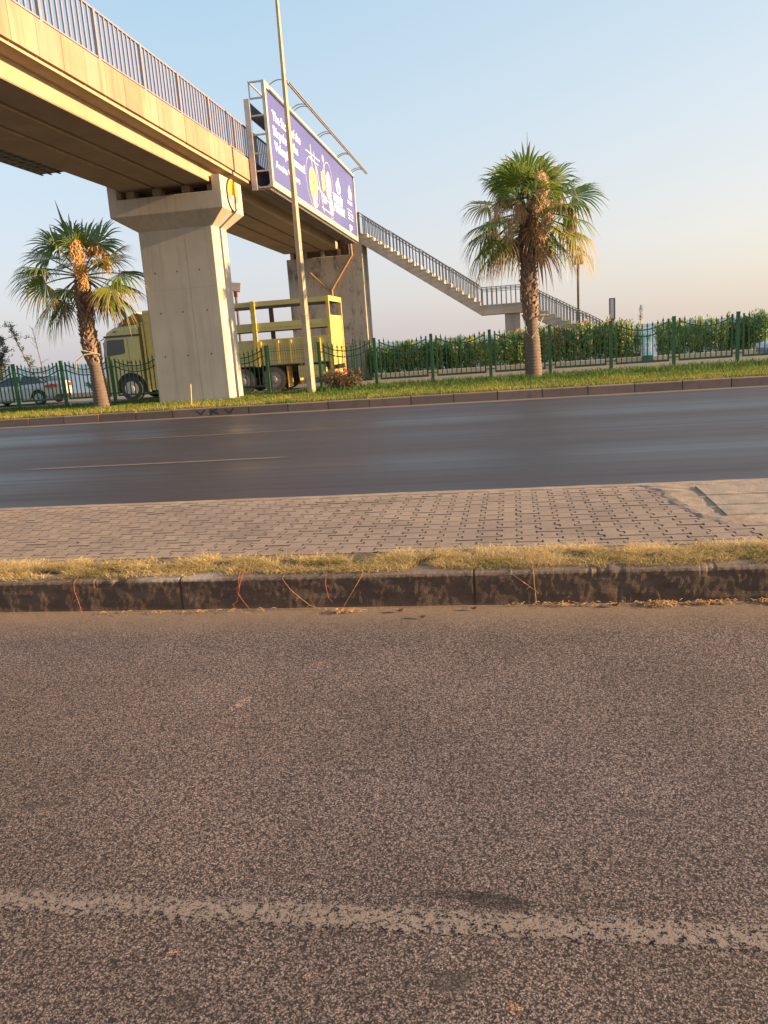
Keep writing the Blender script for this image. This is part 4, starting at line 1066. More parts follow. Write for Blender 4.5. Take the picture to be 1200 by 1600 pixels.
# --- right palm
PB = thing('palm_tree', 'taller fan palm in front of the stair landing with a big tan flower plume', 'palm tree', (.57, 23.8, .18), 'fan palms on the verge')
palm(PB, [(.58, 23.8, .15, .26), (.58, 23.8, .4, .24), (.57, 23.8, 1.2, .215), (.56, 23.8, 1.75, .18), (.54, 23.8, 1.85, .20), (.52, 23.8, 2.8, .21), (.54, 23.8, 3.7, .20), (.55, 23.8, 4.3, .19), (.56, 23.8, 4.7, .15)], 1.8)
CB = (.56, 23.8, 4.7)
random.seed(33)
FB = [(282, 38, .75, .95, .6, 'g', 0), (248, 34, .8, .95, .6, 'g', 0), (318, 66, .85, 1.0, .4, 'g', 0), (222, 64, .85, 1.0, .4, 'g', 0), (338, 6, 1.0, .95, .95, 'g', 0), (205, 8, 1.0, .95, .95, 'g', 0), (262, 82, .75, 1.15, .2, 'g', 0), (95, 74, .9, 1.1, .3, 'g', 0), (178, 62, 1.05, .95, .5, 'g', .6), (196, 50, .85, .9, .6, 'g', .3), (172, 34, 1.1, .8, .9, 'm', .5), (0, 56, .95, 1.0, .5, 'g', -.7), (350, 42, .95, .95, .6, 'g', -.3),
      (2, 26, 1.15, 1.0, .5, 'g', -.7), (330, 20, .85, .95, .8, 'g', 0), (352, -8, 1.1, .95, 1.0, 'm', -.3), (4, -20, 1.25, .95, 1.0, 'm', 0), (348, -30, .9, .9, 1.1, 'g', 0), (330, -52, .55, .8, 1.0, 'd', 0),
      (182, -2, 1.15, .9, 1.0, 'g', .4), (190, -16, 1.15, 1.0, 1.1, 'g', 0), (178, -28, 1.25, .95, 1.1, 'm', 0), (204, -28, .95, .95, 1.2, 'm', 0), (192, -40, .85, .8, 1.0, 'd', 0),
      (130, 20, 1.0, 1.0, .9, 'g', 0), (60, 30, 1.0, 1.0, .9, 'g', 0), (35, 0, 1.05, 1.0, 1.0, 'm', 0), (110, -16, 1.0, 1.0, 1.1, 'm', 0), (70, -28, .95, 1.0, 1.1, 'd', 0), (145, -5, 1.0, 1.0, 1.1, 'm', 0), (240, 62, .8, .9, .5, 'g', 0), (300, 58, .8, .9, .5, 'g', 0),
      (200, -66, .30, .8, .6, 'd', 0), (10, -66, .35, .8, .6, 'd', 0), (90, -60, .4, .8, .6, 'd', 0)]
for az, el, lp, R_, dr, k, rl in FB:
    frond(PB, CB, radians(az+random.uniform(-4, 4)), radians(el), lp*random.uniform(.98, 1.2), R_*random.uniform(1.0, 1.18), dr, {'g': FG, 'm': FM, 'd': FD}[k], roll=rl, hang=(.6+.35*dr if dr < 1 else 1.55)*random.uniform(.8, 1.25))
spear(PB, (.56, 23.8, 4.7), (.60, 23.8, 6.85), .03)
cluster(PB, [(.75, 23.5, 5.65), (.88, 23.15, 5.65), (.94, 23.0, 5.3), (.88, 22.95, 5.0), (.74, 22.95, 4.7)], .19, 1500, TAN, 6)
cluster(PB, [(.6, 23.5, 5.0), (.85, 23.2, 5.0), (1.05, 23.2, 4.7), (1.05, 23.2, 4.3)], .26, 1100, TAN, 7)
cluster(PB, [(.7, 23.5, 4.5), (.85, 23.3, 4.2), (.88, 23.3, 3.8), (.86, 23.3, 3.4)], .20, 900, TAN2, 8)
cluster(PB, [(.4, 23.5, 4.9), (0, 23.3, 5.15), (-.3, 23.3, 4.9), (-.42, 23.3, 4.3)], .26, 500, TAN, 9, strand=.3)
cluster(PB, [(.5, 23.5, 4.8), (.2, 23.3, 4.7), (.0, 23.3, 4.3), (0, 23.3, 3.9)], .2, 350, TAN, 10, strand=.3)
cluster(PB, [(.8, 23.8, 4.9), (1.4, 23.6, 5.0), (1.7, 23.6, 4.6), (1.75, 23.6, 4.2)], .2, 500, TAN, 11, strand=.3)
mb = MB(); mb.tube([(.36, 23.6, 1.85), (.42, 23.52, 1.5), (.55, 23.5, 1.35), (.80, 23.52, 1.75), (.92, 23.6, 1.98)], .018, 5); mb.tube([(.5, 23.55, 1.88), (.8, 23.5, 1.95), (1.05, 23.5, 1.93)], .03, 5)
mb.build('dry_stalk', plain('dry_stalk', (.42, .35, .26), .8), PB)
mb = MB(); mb.tube([(-12.75, 22.2, 1.35), (-12.65, 22.1, 1.6), (-12.4, 22.15, 1.78), (-12.1, 22.25, 1.8)], .022, 5); mb.tube([(-12.0, 22.3, 1.75), (-12.5, 22.25, 1.9)], .03, 5)
mb.build('dry_stalk', bpy.data.materials['dry_stalk'], PA)

# ------------------------------------------------------------------ oleander hedge
def leafcol(name, cols, tr=.3):
    t = NT(name); k = t.math('ADD', t.attr('tone'), t.math('MULTIPLY', t.math('SUBTRACT', t.rnd(), .4), .55), True)
    k = t.math('ADD', k, t.math('MULTIPLY', t.math('SUBTRACT', t.noise(2.2, 3), .5), .7), True)
    return t.done(t.ramp(k, [(i/(len(cols)-1), c) for i, c in enumerate(cols)]), .5, None, translucent=tr)
OL = leafcol('oleander_leaf', [(.06, .14, .045), (.13, .24, .07), (.25, .34, .10), (.42, .43, .15)])
FP = plain('flower_pink', (.75, .16, .18), .6); FW = plain('flower_cream', (.8, .74, .6), .6); FR = plain('flower_red', (.75, .07, .06), .6)
def shrub(root, rx, ry, h, N, mat, seed, lw=.035, ll=.15, stems=7, base=.0, up_bias=.9, name='foliage', spreadb=.35):
    rnd = random.Random(seed); mb = MB(); st = MB()
    tips = []
    for s in range(stems*5):
        a = rnd.uniform(0, 2*pi); r = sqrt(rnd.random()); hh = h*rnd.uniform(.62, 1.10)*(1-.15*r)
        tip = Vector((cos(a)*rx*r, sin(a)*ry*r, hh)); b_ = Vector((tip.x*spreadb, tip.y*spreadb, base)); tips.append((b_, tip))
        if s < stems*2: st.tube([b_, b_.lerp(tip, .5)+Vector((rnd.gauss(0, .04), rnd.gauss(0, .04), 0)), tip], [.014, .01, .005], 4)
    for i in range(N):
        b_, tip = rnd.choice(tips); f = rnd.random()**.55; p = b_.lerp(tip, f)+Vector((rnd.gauss(0, .06), rnd.gauss(0, .06), rnd.gauss(0, .05)))
        if p.z < .02: p.z = rnd.uniform(.02, .2)
        a = rnd.uniform(0, 2*pi); e = rnd.gauss(up_bias, .45); L = ll*rnd.uniform(.6, 1.2)
        d = Vector((cos(a)*cos(e), sin(a)*cos(e), sin(e))); w = d.cross(Vector((rnd.gauss(0, 1), rnd.gauss(0, 1), rnd.gauss(0, 1)))).normalized()*lw*.5
        tone = min(1, max(0, rnd.gauss(.45, .22)))
        mb.add([p, p+d*L*.5-w, p+d*L, p+d*L*.5+w], [(0, 1, 2, 3)], [tone]*4)
    fo = mb.build(name, mat, root, attr='tone', fix=False)
    st.build('stem', MT['stemwood'], root)
    return fo, tips
def flowers(root, tips, n, mat, seed, size=.085):
    rnd = random.Random(seed); mb = MB()
    for i in range(n):
        b_, tip = rnd.choice(tips); c = b_.lerp(tip, rnd.uniform(.7, 1.05))+Vector((rnd.gauss(0, .05), rnd.gauss(0, .05), rnd.gauss(.03, .04)))
        for j in range(4):
            c2 = c+Vector((rnd.gauss(0, .035), rnd.gauss(0, .035), rnd.gauss(0, .03)))
            nn = Vector((rnd.gauss(0, 1), rnd.gauss(-.6, 1), rnd.gauss(.5, .6))).normalized(); u = nn.cross(Vector((0, 0, 1))).normalized(); v = nn.cross(u)
            k = 5; ring = []
            for q in range(k*2):
                rr = size*(1 if q % 2 == 0 else .55); t_ = 2*pi*q/(2*k); ring.append(c2+(u*cos(t_)+v*sin(t_))*rr*.6+nn*(.3*rr))
            mb.add([c2]+ring, [(0, 1+q, 1+(q+1) % (2*k)) for q in range(2*k)])
    mb.build('flower', mat, root, fix=False)
MT['stemwood'] = plain('stem_bark', (.14, .10, .07), .85)
protos = []
SHL = [('plain', 'all green oleander bush', FW, 0), ('cream', 'oleander bush with cream flowers', FW, 22), ('pink', 'oleander bush with pink flowers', FP, 30), ('red', 'oleander bush with red and pink flowers', FR, 26)]
XS = [-6.1, -5.3, -4.35, -3.4, -2.45, -1.5, -.55, .45, 1.4, 2.35, 3.2, 4.15, 4.95, 6.95, 7.8, 8.75, 9.7, 10.6]
TYPE = [1, 0, 1, 0, 1, 0, 1, 2, 2, 3, 2, 3, 2, 1, 0, 1, 3, 1]
WHERE = ['touching the broad stained pier', 'next after the one touching the pier', 'second from the pier', 'third from the pier, low and green', 'fourth from the pier', 'midway between pier and landing column', 'just left of the landing column', 'in front of the landing column', 'behind the right palm trunk', 'right of the palm trunk under the lower stairs', 'under the lower stairs beside the sign post', 'second left of the turquoise board', 'just left of the turquoise board', 'just right of the turquoise board', 'second right of the turquoise board', 'third right of the turquoise board', 'behind the blue car bonnet', 'behind the blue car roof']
pr = {}
for i, (x, ty) in enumerate(zip(XS, TYPE)):
    key, lab, fm, nf = SHL[ty]; hs = [.86, .88, .9, .88, .92, .9, .93, .95, 1.0, 1.02, 1.04, 1.06, 1.0, .94, .92, .96, .95, 1.02, 1.07][i]*.98
    loc = (x, 38.0+random.uniform(-.12, .15), -.10) if not (-.6 < x < .7) else (x, 37.85, -.10)
    full = lab+' '+WHERE[i]
    if key not in pr:
        r = thing('oleander', full, 'bush', loc, 'oleander bushes of the hedge'); ORI[r.name] = (0, 0, 0)
        fo, tips = shrub(r, .74, .55, 1.82, 4600, OL, 50+ty, .045, .17, spreadb=.85); (flowers(r, tips, nf, fm, 60+ty) if nf else None)
        if key == 'red': flowers(r, tips, 8, FP, 71)
        r.scale = (1, 1, hs); pr[key] = r
    else:
        r = copy_tree(pr[key], loc, random.uniform(0, 6.28), 1, full); r.scale = (1, 1, hs)
# low bush with reddish leaves by the lamp column
OR = leafcol('reddish_leaf', [(.03, .06, .02), (.07, .09, .03), (.20, .09, .05), (.3, .2, .12)])
LB = thing('low_bush', 'low sprawling bush with reddish leaves at the foot of the street lamp column', 'bush', (-5.0, 23.6, .18)); ORI[LB.name] = (0, 0, 0)
shrub(LB, .85, .45, .62, 1700, OR, 91, .03, .10, 8, up_bias=.5)
# left background: leafy sapling and a grey-leaved tree reaching into the frame
GY = leafcol('greyish_leaf', [(.06, .08, .06), (.11, .13, .10), (.18, .19, .14)])
GG = leafcol('fresh_leaf', [(.05, .10, .02), (.11, .17, .03), (.22, .25, .06)], .4)
def sapling(name, lab, base, pts, spread, N, mat, seed, lw, ll, twigs):
    rnd = random.Random(seed); r = thing(name, lab, 'tree', base)
    mb = MB(); P = [Vector(base)]+[Vector(p) for p in pts]
    mb.tube(P, [.05-.04*k/(len(P)-1) for k in range(len(P))], 6); ends = []
    for i in range(twigs):
        f = rnd.uniform(.3, 1)*(len(P)-1); k = min(int(f), len(P)-2); p = P[k].lerp(P[k+1], f-k)
        q = p+Vector((rnd.gauss(0, spread), rnd.gauss(0, spread*.6), rnd.uniform(.1, .9)*spread*1.6)); mb.tube([p, p.lerp(q, .5)+Vector((0, 0, .03)), q], [.012, .008, .003], 4); ends.append((p, q))
    mb.build('trunk', MT['stemwood'], r)
    lf = MB()
    for i in range(N):
        p, q = rnd.choice(ends); c = p.lerp(q, rnd.random()**.7)+Vector((rnd.gauss(0, .05), rnd.gauss(0, .05), rnd.gauss(0, .05)))
        d = Vector((rnd.gauss(0, 1), rnd.gauss(0, 1), rnd.gauss(0, .8))).normalized(); w = d.cross(Vector((0, 0, 1))+Vector((rnd.gauss(0, .4), 0, 0))).normalized()*lw*.5
        lf.add([c, c+d*ll*.5-w, c+d*ll, c+d*ll*.5+w], [(0, 1, 2, 3)], [rnd.random()]*4)
    lf.build('crown', mat, r, attr='tone', fix=False)
sapling('sapling', 'slender sapling with bright green leaves beyond the fence at the far left', (-22.9, 36.2, -.15), [(-23.0, 36.2, .9), (-23.3, 36.2, 1.8), (-23.7, 36.2, 2.8), (-23.9, 36.2, 3.6)], .22, 520, GG, 5, .07, .11, 26)
sapling('bare_sapling', 'leafless thin twiggy sapling beyond the fence at the far left', (-22.6, 36.6, -.15), [(-22.75, 36.6, 1.0), (-22.85, 36.6, 2.0), (-23.0, 36.6, 3.4)], .28, 14, GG, 6, .05, .08, 12)
sapling('small_tree', 'grey leaved tree cut by the left edge of the photo beyond the fence', (-26.0, 37.6, -.15), [(-25.9, 37.6, 1.0), (-25.6, 37.6, 2.0), (-25.3, 37.6, 3.0)], .42, 1500, GY, 7, .08, .13, 60)
LB2 = thing('green_bush', 'bright green bush beyond the fence between the silver car and the left palm trunk', 'bush', (-18.5, 37.7, -.1)); ORI[LB2.name] = (0, 0, 0)
shrub(LB2, 1.3, .6, 1.1, 2600, GG, 92, .06, .14, 8)
LB3 = thing('green_bush', 'low clipped bush behind the palm trunk and the truck front', 'bush', (-20.6, 38.2, -.1)); ORI[LB3.name] = (0, 0, 0)
shrub(LB3, 1.2, .6, .8, 1500, GG, 93, .06, .12, 8)
# sprouting stalk by the turquoise board
SP = thing('stalk_plant', 'single bare stalk with a small leafy top rising above the hedge near the turquoise board', 'plant', (5.75, 38.4, -.15))
mb = MB(); mb.tube([(5.75, 38.4, -.15), (5.74, 38.4, 1.2), (5.76, 38.4, 2.0)], [.03, .025, .015], 6); mb.build('stem', plain('stalk', (.4, .3, .16), .8), SP)
mb = MB(); rnd = random.Random(3)
for i in range(60):
    p = Vector((5.76, 38.4, 1.65+.6*rnd.random())); a = rnd.uniform(0, 2*pi); d = Vector((cos(a)*.6, sin(a)*.6, rnd.uniform(.2, 1.2))).normalized()*rnd.uniform(.1, .26); w = Vector((-sin(a), cos(a), .2))*.016
    mb.add([p, p+d*.5-w, p+d, p+d*.5+w], [(0, 1, 2, 3)], [rnd.random()]*4)
mb.build('leaf_tuft', GG, SP, attr='tone', fix=False)

# ------------------------------------------------------------------ far lamps, sign, turquoise board
SL = thing('solar_lamp', 'square headed brown lamp on a post behind the lower stairs', 'lamp', (3.57, 45, -.25))
MB().tube([(3.55, 45, -.25), (3.57, 45, 4.75)], [.09, .07], 10).build('post', plain('brown_post', (.12, .09, .085), .6), SL)
mb = MB(); mb.box(3.34, 3.82, 44.8, 45.2, 4.80, 5.27); mb.box(3.50, 3.64, 44.9, 45.1, 4.6, 4.8); mb.build('lamp_head', plain('lamp_box', (.36, .27, .2), .6), SL, bevel=.02)
SL2 = thing('solar_lamp', 'lamp post topped by a tilted solar panel behind the truck cargo body', 'lamp', (-15.42, 45, -.25))
MB().tube([(-15.42, 45, -.25), (-15.40, 45, 4.95)], [.10, .075], 10).build('post', bpy.data.materials['brown_post'], SL2)
mb = MB(); mb.add([(-15.78, 44.8, 5.02), (-15.05, 44.7, 4.86), (-15.12, 45.2, 5.36), (-15.80, 45.3, 5.46), (-15.78, 44.8, 4.97), (-15.05, 44.7, 4.81), (-15.12, 45.2, 5.31), (-15.80, 45.3, 5.41)], [(0, 1, 2, 3), (7, 6, 5, 4), (0, 4, 5, 1), (1, 5, 6, 2), (2, 6, 7, 3), (3, 7, 4, 0)])
mb.build('solar_panel', plain('panel_back', (.22, .16, .13), .5), SL2)
MB().box(-15.5, -15.3, 44.9, 45.1, 4.6, 4.95).build('lamp_head', plain('brick_red_box', (.25, .07, .04), .6), SL2)
SG = thing('sign_post', 'narrow upright grey sign panel on a post at the foot of the stairs', 'sign', (4.75, 40.4, -.25))
mb = MB(); mb.box(4.68, 4.86, 40.42, 40.48, -.25, 1.8); mb.build('post', plain('sign_post_orange', (.4, .16, .08), .6), SG)
mb = MB(); mb.box(4.62, 4.90, 40.36, 40.52, 1.80, 2.80); mb.build('sign_frame', plain('sign_frame_purple', (.10, .07, .11), .5), SG, bevel=.01)
mb = MB(); mb.box(4.665, 4.82, 40.352, 40.362, 1.86, 2.75); mb.build('sign_panel', plain('sign_grey', (.40, .38, .42), .4), SG)
TB = thing('display_board', 'small turquoise and white two sided notice board standing in a gap in the hedge', 'notice board', (5.75, 36.5, -.15))
mb = MB(); mb.box(5.60, 5.92, 36.36, 36.72, .16, 1.10); mb.build('board', plain('turquoise', (.28, .62, .58), .5), TB, bevel=.01)
mb = MB(); mb.box(5.60, 5.92, 36.37, 36.71, -.15, .159); mb.build('foot', plain('board_foot', (.03, .09, .12), .6), TB)
mb = MB(); mb.box(5.63, 5.89, 36.352, 36.36, .30, .72); mb.build('white_panel', plain('board_white', (.6, .68, .78), .5), TB)
mb = MB(); mb.box(5.92, 5.928, 36.39, 36.69, .20, .75); mb.build('white_panel', plain('board_cream', (.85, .85, .7), .5), TB)
mb = MB()
for (a, b_, z0_, z1_) in ((5.69, 5.78, .62, .67), (5.68, 5.80, .54, .57), (5.70, 5.77, .40, .45), (5.68, 5.79, .34, .36), (5.68, 5.84, .92, .96), (5.7, 5.8, .84, .88)): mb.box(a, b_, 36.346, 36.35, z0_, z1_)
mb.build('print', plain('board_print', (.08, .10, .18), .5), TB)
mb = MB()
for (z0_, z1_) in ((.62, .70), (.40, .47), (.30, .33)): mb.box(5.929, 5.933, 36.46, 36.60, z0_, z1_)
mb.build('print', plain('board_print_red', (.6, .22, .1), .5), TB)

# ------------------------------------------------------------------ truck
TK = thing('cargo_truck', 'yellow open sided cargo truck on the service road, partly hidden by the pier', 'truck', (-11.8, 32.5, -.15))
TY0, TY1 = 31.3, 33.72
G0 = -.15
LM, AM = MT['lemon'], MT['amber']
mb = MB()   # cab: loft along x of section (z0,z1,inset)
rings = []
for x, z0_, z1_, ins in ((-16.72, .35, 1.2, .12), (-16.70, .22, 1.75, .06), (-16.62, .20, 2.35, .03), (-16.45, .20, 2.72, .02), (-16.15, .20, 2.88, .01), (-15.7, .20, 2.93, 0), (-15.02, .20, 2.99, 0)):
    ya, yb = TY0+ins, TY1-ins; c = .10
    rings.append([(x, ya, z0_), (x, ya, z1_-c-.08), (x, ya+.05, z1_-.05), (x, ya+.22, z1_), (x, yb-.22, z1_), (x, yb-.05, z1_-.05), (x, yb, z1_-c-.08), (x, yb, z0_)])
mb.loft(rings); CAB = mb.build('cab', LM, TK, bevel=.02)
mb = MB(); mb.prism([(-16.50, 1.74), (-15.76, 1.80), (-15.70, 1.88), (-15.70, 2.38), (-16.40, 2.38), (-16.50, 2.25)], 'y', TY0-.008, TY0+.02)
t = NT('cab_glass'); gl = t.done((.02, .025, .03), .06, spec=.8)
mb.build('side_window', gl, CAB)
mb = MB(); mb.prism([(-16.66, 1.72), (-16.52, 1.72), (-16.44, 2.4), (-16.56, 2.4)], 'y', TY0-.012, TY0+.03); mb.build('window_pillar', MT['galv'], CAB)
mb = MB(); mb.box(-16.56, -14.98, TY0-.02, TY0+.01, 2.47, 2.55); mb.build('trim', plain('cab_trim', (.06, .045, .04), .5), CAB)
mb = MB(); mb.box(-16.12, -16.0, TY0-.015, TY0+.01, 2.68, 2.72); mb.build('marker_lamp', MT['dark_hole'], CAB)
mb = MB(); mb.loft([[(-16.0, TY0+.2, 2.9), (-16.0, TY1-.2, 2.9), (-15.98, TY1-.2, 2.93), (-15.98, TY0+.2, 2.93)], [(-15.1, TY0+.06, 2.98), (-15.1, TY1-.06, 2.98), (-15.1, TY1-.06, 3.42), (-15.1, TY0+.06, 3.42)]]); mb.build('wind_deflector', plain('deflector', (.42, .36, .22), .5), CAB)
mb = MB(); mb.prism([(-15.9, 2.97), (-14.95, 3.02), (-14.98, 3.36), (-15.5, 3.22)], 'y', TY0+.02, TY0+.16); mb.build('tarp', MT['orange_cloth'], CAB)
mb = MB()
for (xa, xb, za, zb) in ((-16.62, -16.58, .9, 2.3), ): mb.box(xa, xb, TY0-.004, TY0+.002, za, zb)
mb.box(-15.55, -15.54, TY0-.006, TY0+.002, .95, 2.4); mb.box(-15.55, -15.1, TY0-.006, TY0+.002, 1.15, 1.158); mb.box(-16.5, -15.56, TY0-.006, TY0+.002, 1.3, 1.308)
mb.build('door_seam', MT['dark_hole'], CAB)
mb = MB(); mb.box(-16.80, -16.72, TY0+.02, TY1-.02, .15, .75); mb.build('front_bumper', LM, CAB, bevel=.02)
mb = MB(); mb.box(-16.82, -16.68, TY0-.28, TY0-.08, 1.75, 2.35); mb.bar((-16.75, TY0-.1, 2.35), (-16.6, TY0+.1, 2.45), .03); mb.build('wing_mirror', MT['black'], CAB)
mb = MB(); mb.prism([(-15.6+.66*cos(a_), .36+.66*sin(a_)) for a_ in [radians(k*10) for k in range(0, 19)]]+[(-16.26, .2), (-14.94, .2)], 'y', TY0-.012, TY0+.02); mb.build('wheel_arch', MT['dark_hole'], CAB)
def wheel(x, z, r, lab=None, dusty=False, y=TY0):
    o = MB().lathe((x, y+.01, z), 'y', [(r*.60, 0), (r*.93, -.01), (r, .05), (r, .27), (r*.9, .30), (r*.5, .3)], 32).build('wheel', MT['dusty_rubber'] if dusty else MT['rubber'], TK, smooth=False)
    h = MB(); h.lathe((x, y, z), 'y', [(r*.62, -.002), (r*.56, .05), (r*.30, .04), (r*.25, -.03), (r*.08, -.04)], 24)
    for k in range(10):
        a_ = 2*pi*k/10; h.lathe((x+r*.40*cos(a_), y+.045, z+r*.40*sin(a_)), 'y', [(.022, -.02), (.022, .02)], 6)
    h.build('rim', MT['galv'] if not dusty else MT['galv_dark'], o)
    return o
wheel(-15.6, .36, .50, y=TY0-.05); wheel(-10.80, .36, .50, dusty=True); wheel(-9.50, .36, .50, dusty=True)
for x in (-15.6, -10.8, -9.5):
    o = MB().lathe((x, TY1-.30, .36), 'y', [(.3, 0), (.5, .02), (.5, .27), (.3, .3)], 28).build('wheel', MT['rubber'], TK)
# chassis and cargo body
mb = MB(); mb.box(-15.2, -7.15, TY0+.75, TY0+.95, .62, .90); mb.box(-15.2, -7.15, TY1-.95, TY1-.75, .62, .90)
for x in (-15.6, -10.8, -9.5): mb.box(x-.09, x+.09, TY0+.3, TY1-.3, .27, .45)
mb.build('chassis', MT['black'], TK)
mb = MB()
HX = -14.76     # headboard
mb.box(HX, HX+.06, TY0+.02, TY1-.02, .95, 3.43)
mb.build('headboard', AM, TK)
mb = MB()
mb.box(HX+.061, HX+.30, TY0-.01, TY0+.10, .25, 3.44)
z = .5
while z < 3.4: mb.box(HX+.07, HX+.33, TY0-.03, TY0-.011, z, z+.05); z += .31
mb.box(HX-.10, HX-.02, TY0-.03, TY0+.03, .2, 3.0)
mb.build('headboard_frame', AM, TK)
bx0, bx1 = -14.4, -7.06
mb = MB(); mb.box(bx0, bx1, TY0+.02, TY1-.02, .92, 1.04); mb.build('cargo_floor', MT['galv_dark'], TK)
for (y0_, y1_, s) in ((TY0, TY0+.05, -1), (TY1-.05, TY1, 1)):
    mb = MB(); mb.box(bx0, bx1-.05, y0_, y1_, .95, 1.93); mb.box(bx0, bx1-.05, y0_-.012, y1_+.012, 1.90, 1.95); mb.box(bx0, bx1-.05, y0_-.008, y1_+.008, 1.40, 1.425)
    side = mb.build('side_board', LM, TK)
    st = MB()
    for x in (-13.6, -12.9, -12.2, -11.4, -9.92, -9.2, -8.68, -8.1, -7.5):
        yy = y0_-.07 if s < 0 else y1_
        st.box(x-.05, x+.05, yy, yy+.07, .98, 1.88)
    st.build('stake', LM if s > 0 else plain('stake_yellow', (.62, .47, .10), .5), side)
    mb = MB(); mb.box(bx0, bx1-.02, y0_, y1_, 2.28, 2.60); mb.box(bx0, bx1-.02, y0_-.01, y1_+.01, 2.42, 2.44); mb.build('side_rail', LM if s < 0 else MT['far_side_shade'], TK)
    mb = MB(); mb.box(bx0, bx1-.02, y0_-.01, y1_+.01, 3.25, 3.43); mb.build('top_rail', LM if s < 0 else MT['far_side_shade'], TK)
    for x in (-14.2, -12.2, -10.08):
        mb = MB()
        yy = y0_-.09 if s < 0 else y1_
        mb.box(x-.09, x+.09, yy, yy+.09, .90 if s < 0 else 1.9, 3.45)
        if s < 0:
            z = 1.2
            while z < 3.4: mb.box(x-.105, x+.105, yy-.012, yy+.01, z, z+.045); z += .27
        mb.build('cargo_post', AM if s < 0 else MT['far_side_shade'], TK)
mb = MB()
for y0_ in (TY0-.005, TY1-.10): mb.box(bx1-.06, bx1+.06, y0_, y0_+.105, .62, 3.46)
mb.box(bx1-.04, bx1+.05, TY0+.101, TY1-.101, 3.26, 3.46)
mb.build('rear_frame', AM, TK)
mb = MB(); mb.box(bx1-.03, bx1+.03, TY0+.101, TY1-.101, .78, 2.72)
for z in (1.35, 1.95, 2.3): mb.box(bx1+.031, bx1+.045, TY0+.101, TY1-.101, z, z+.03)
mb.build('tail_board', AM, TK)
mb = MB(); mb.box(bx1-.02, bx1+.08, TY0+.05, TY1-.05, .30, .60); RB = mb.build('rear_bumper', painted('orange_bumper', (.62, .28, .06)), TK)
mb = MB(); mb.box(bx1+.081, bx1+.10, TY0+.12, TY0+.55, .38, .54); mb.box(bx1+.081, bx1+.10, TY1-.55, TY1-.12, .38, .54); mb.build('tail_light', MT['red'], RB)
mb = MB()
for k in range(4): mb.box(bx1+.081, bx1+.09, TY0+.7+.32*k, TY0+.86+.32*k, .4, .52)
mb.build('reflector', MT['white_paint'], RB)
mb = MB(); mb.box(-8.92, -8.88, TY0, TY0+.65, .02, .85); mb.box(-8.92, -8.88, TY1-.65, TY1, .02, .85); mb.build('mudflap', plain('mudflap_yellow', (.5, .3, .07), .6), TK)
mb = MB(); mb.box(-8.45, -7.40, TY0+.01, TY0+.55, .36, .84); mb.box(-8.2, -7.6, TY0+.003, TY0+.01, .42, .78); mb.build('tool_box', LM, TK, bevel=.015)
mb = MB()
for z in (.30, .58): mb.box(-15.0, -14.82, TY0-.01, TY0+.30, z, z+.03)
mb.build('cab_step', MT['galv_dark'], CAB)
mb = MB(); mb.box(-15.66, -15.52, TY0-.02, TY0-.002, 1.42, 1.46); mb.build('door_handle', MT['black'], CAB)
for x in (-14.0, -12.8, -11.9, -8.3):
    MB().box(x-.05, x+.05, TY0-.012, TY0+.02, .86, .92).build('side_lamp', plain('amber_lens', (.6, .22, .02), .3), TK)
mb = MB(); mb.lathe((-13.2, TY0+.45, .55), 'x', [(.30, -.6), (.30, .6)], 20); mb.build('fuel_tank', MT['galv'], TK)

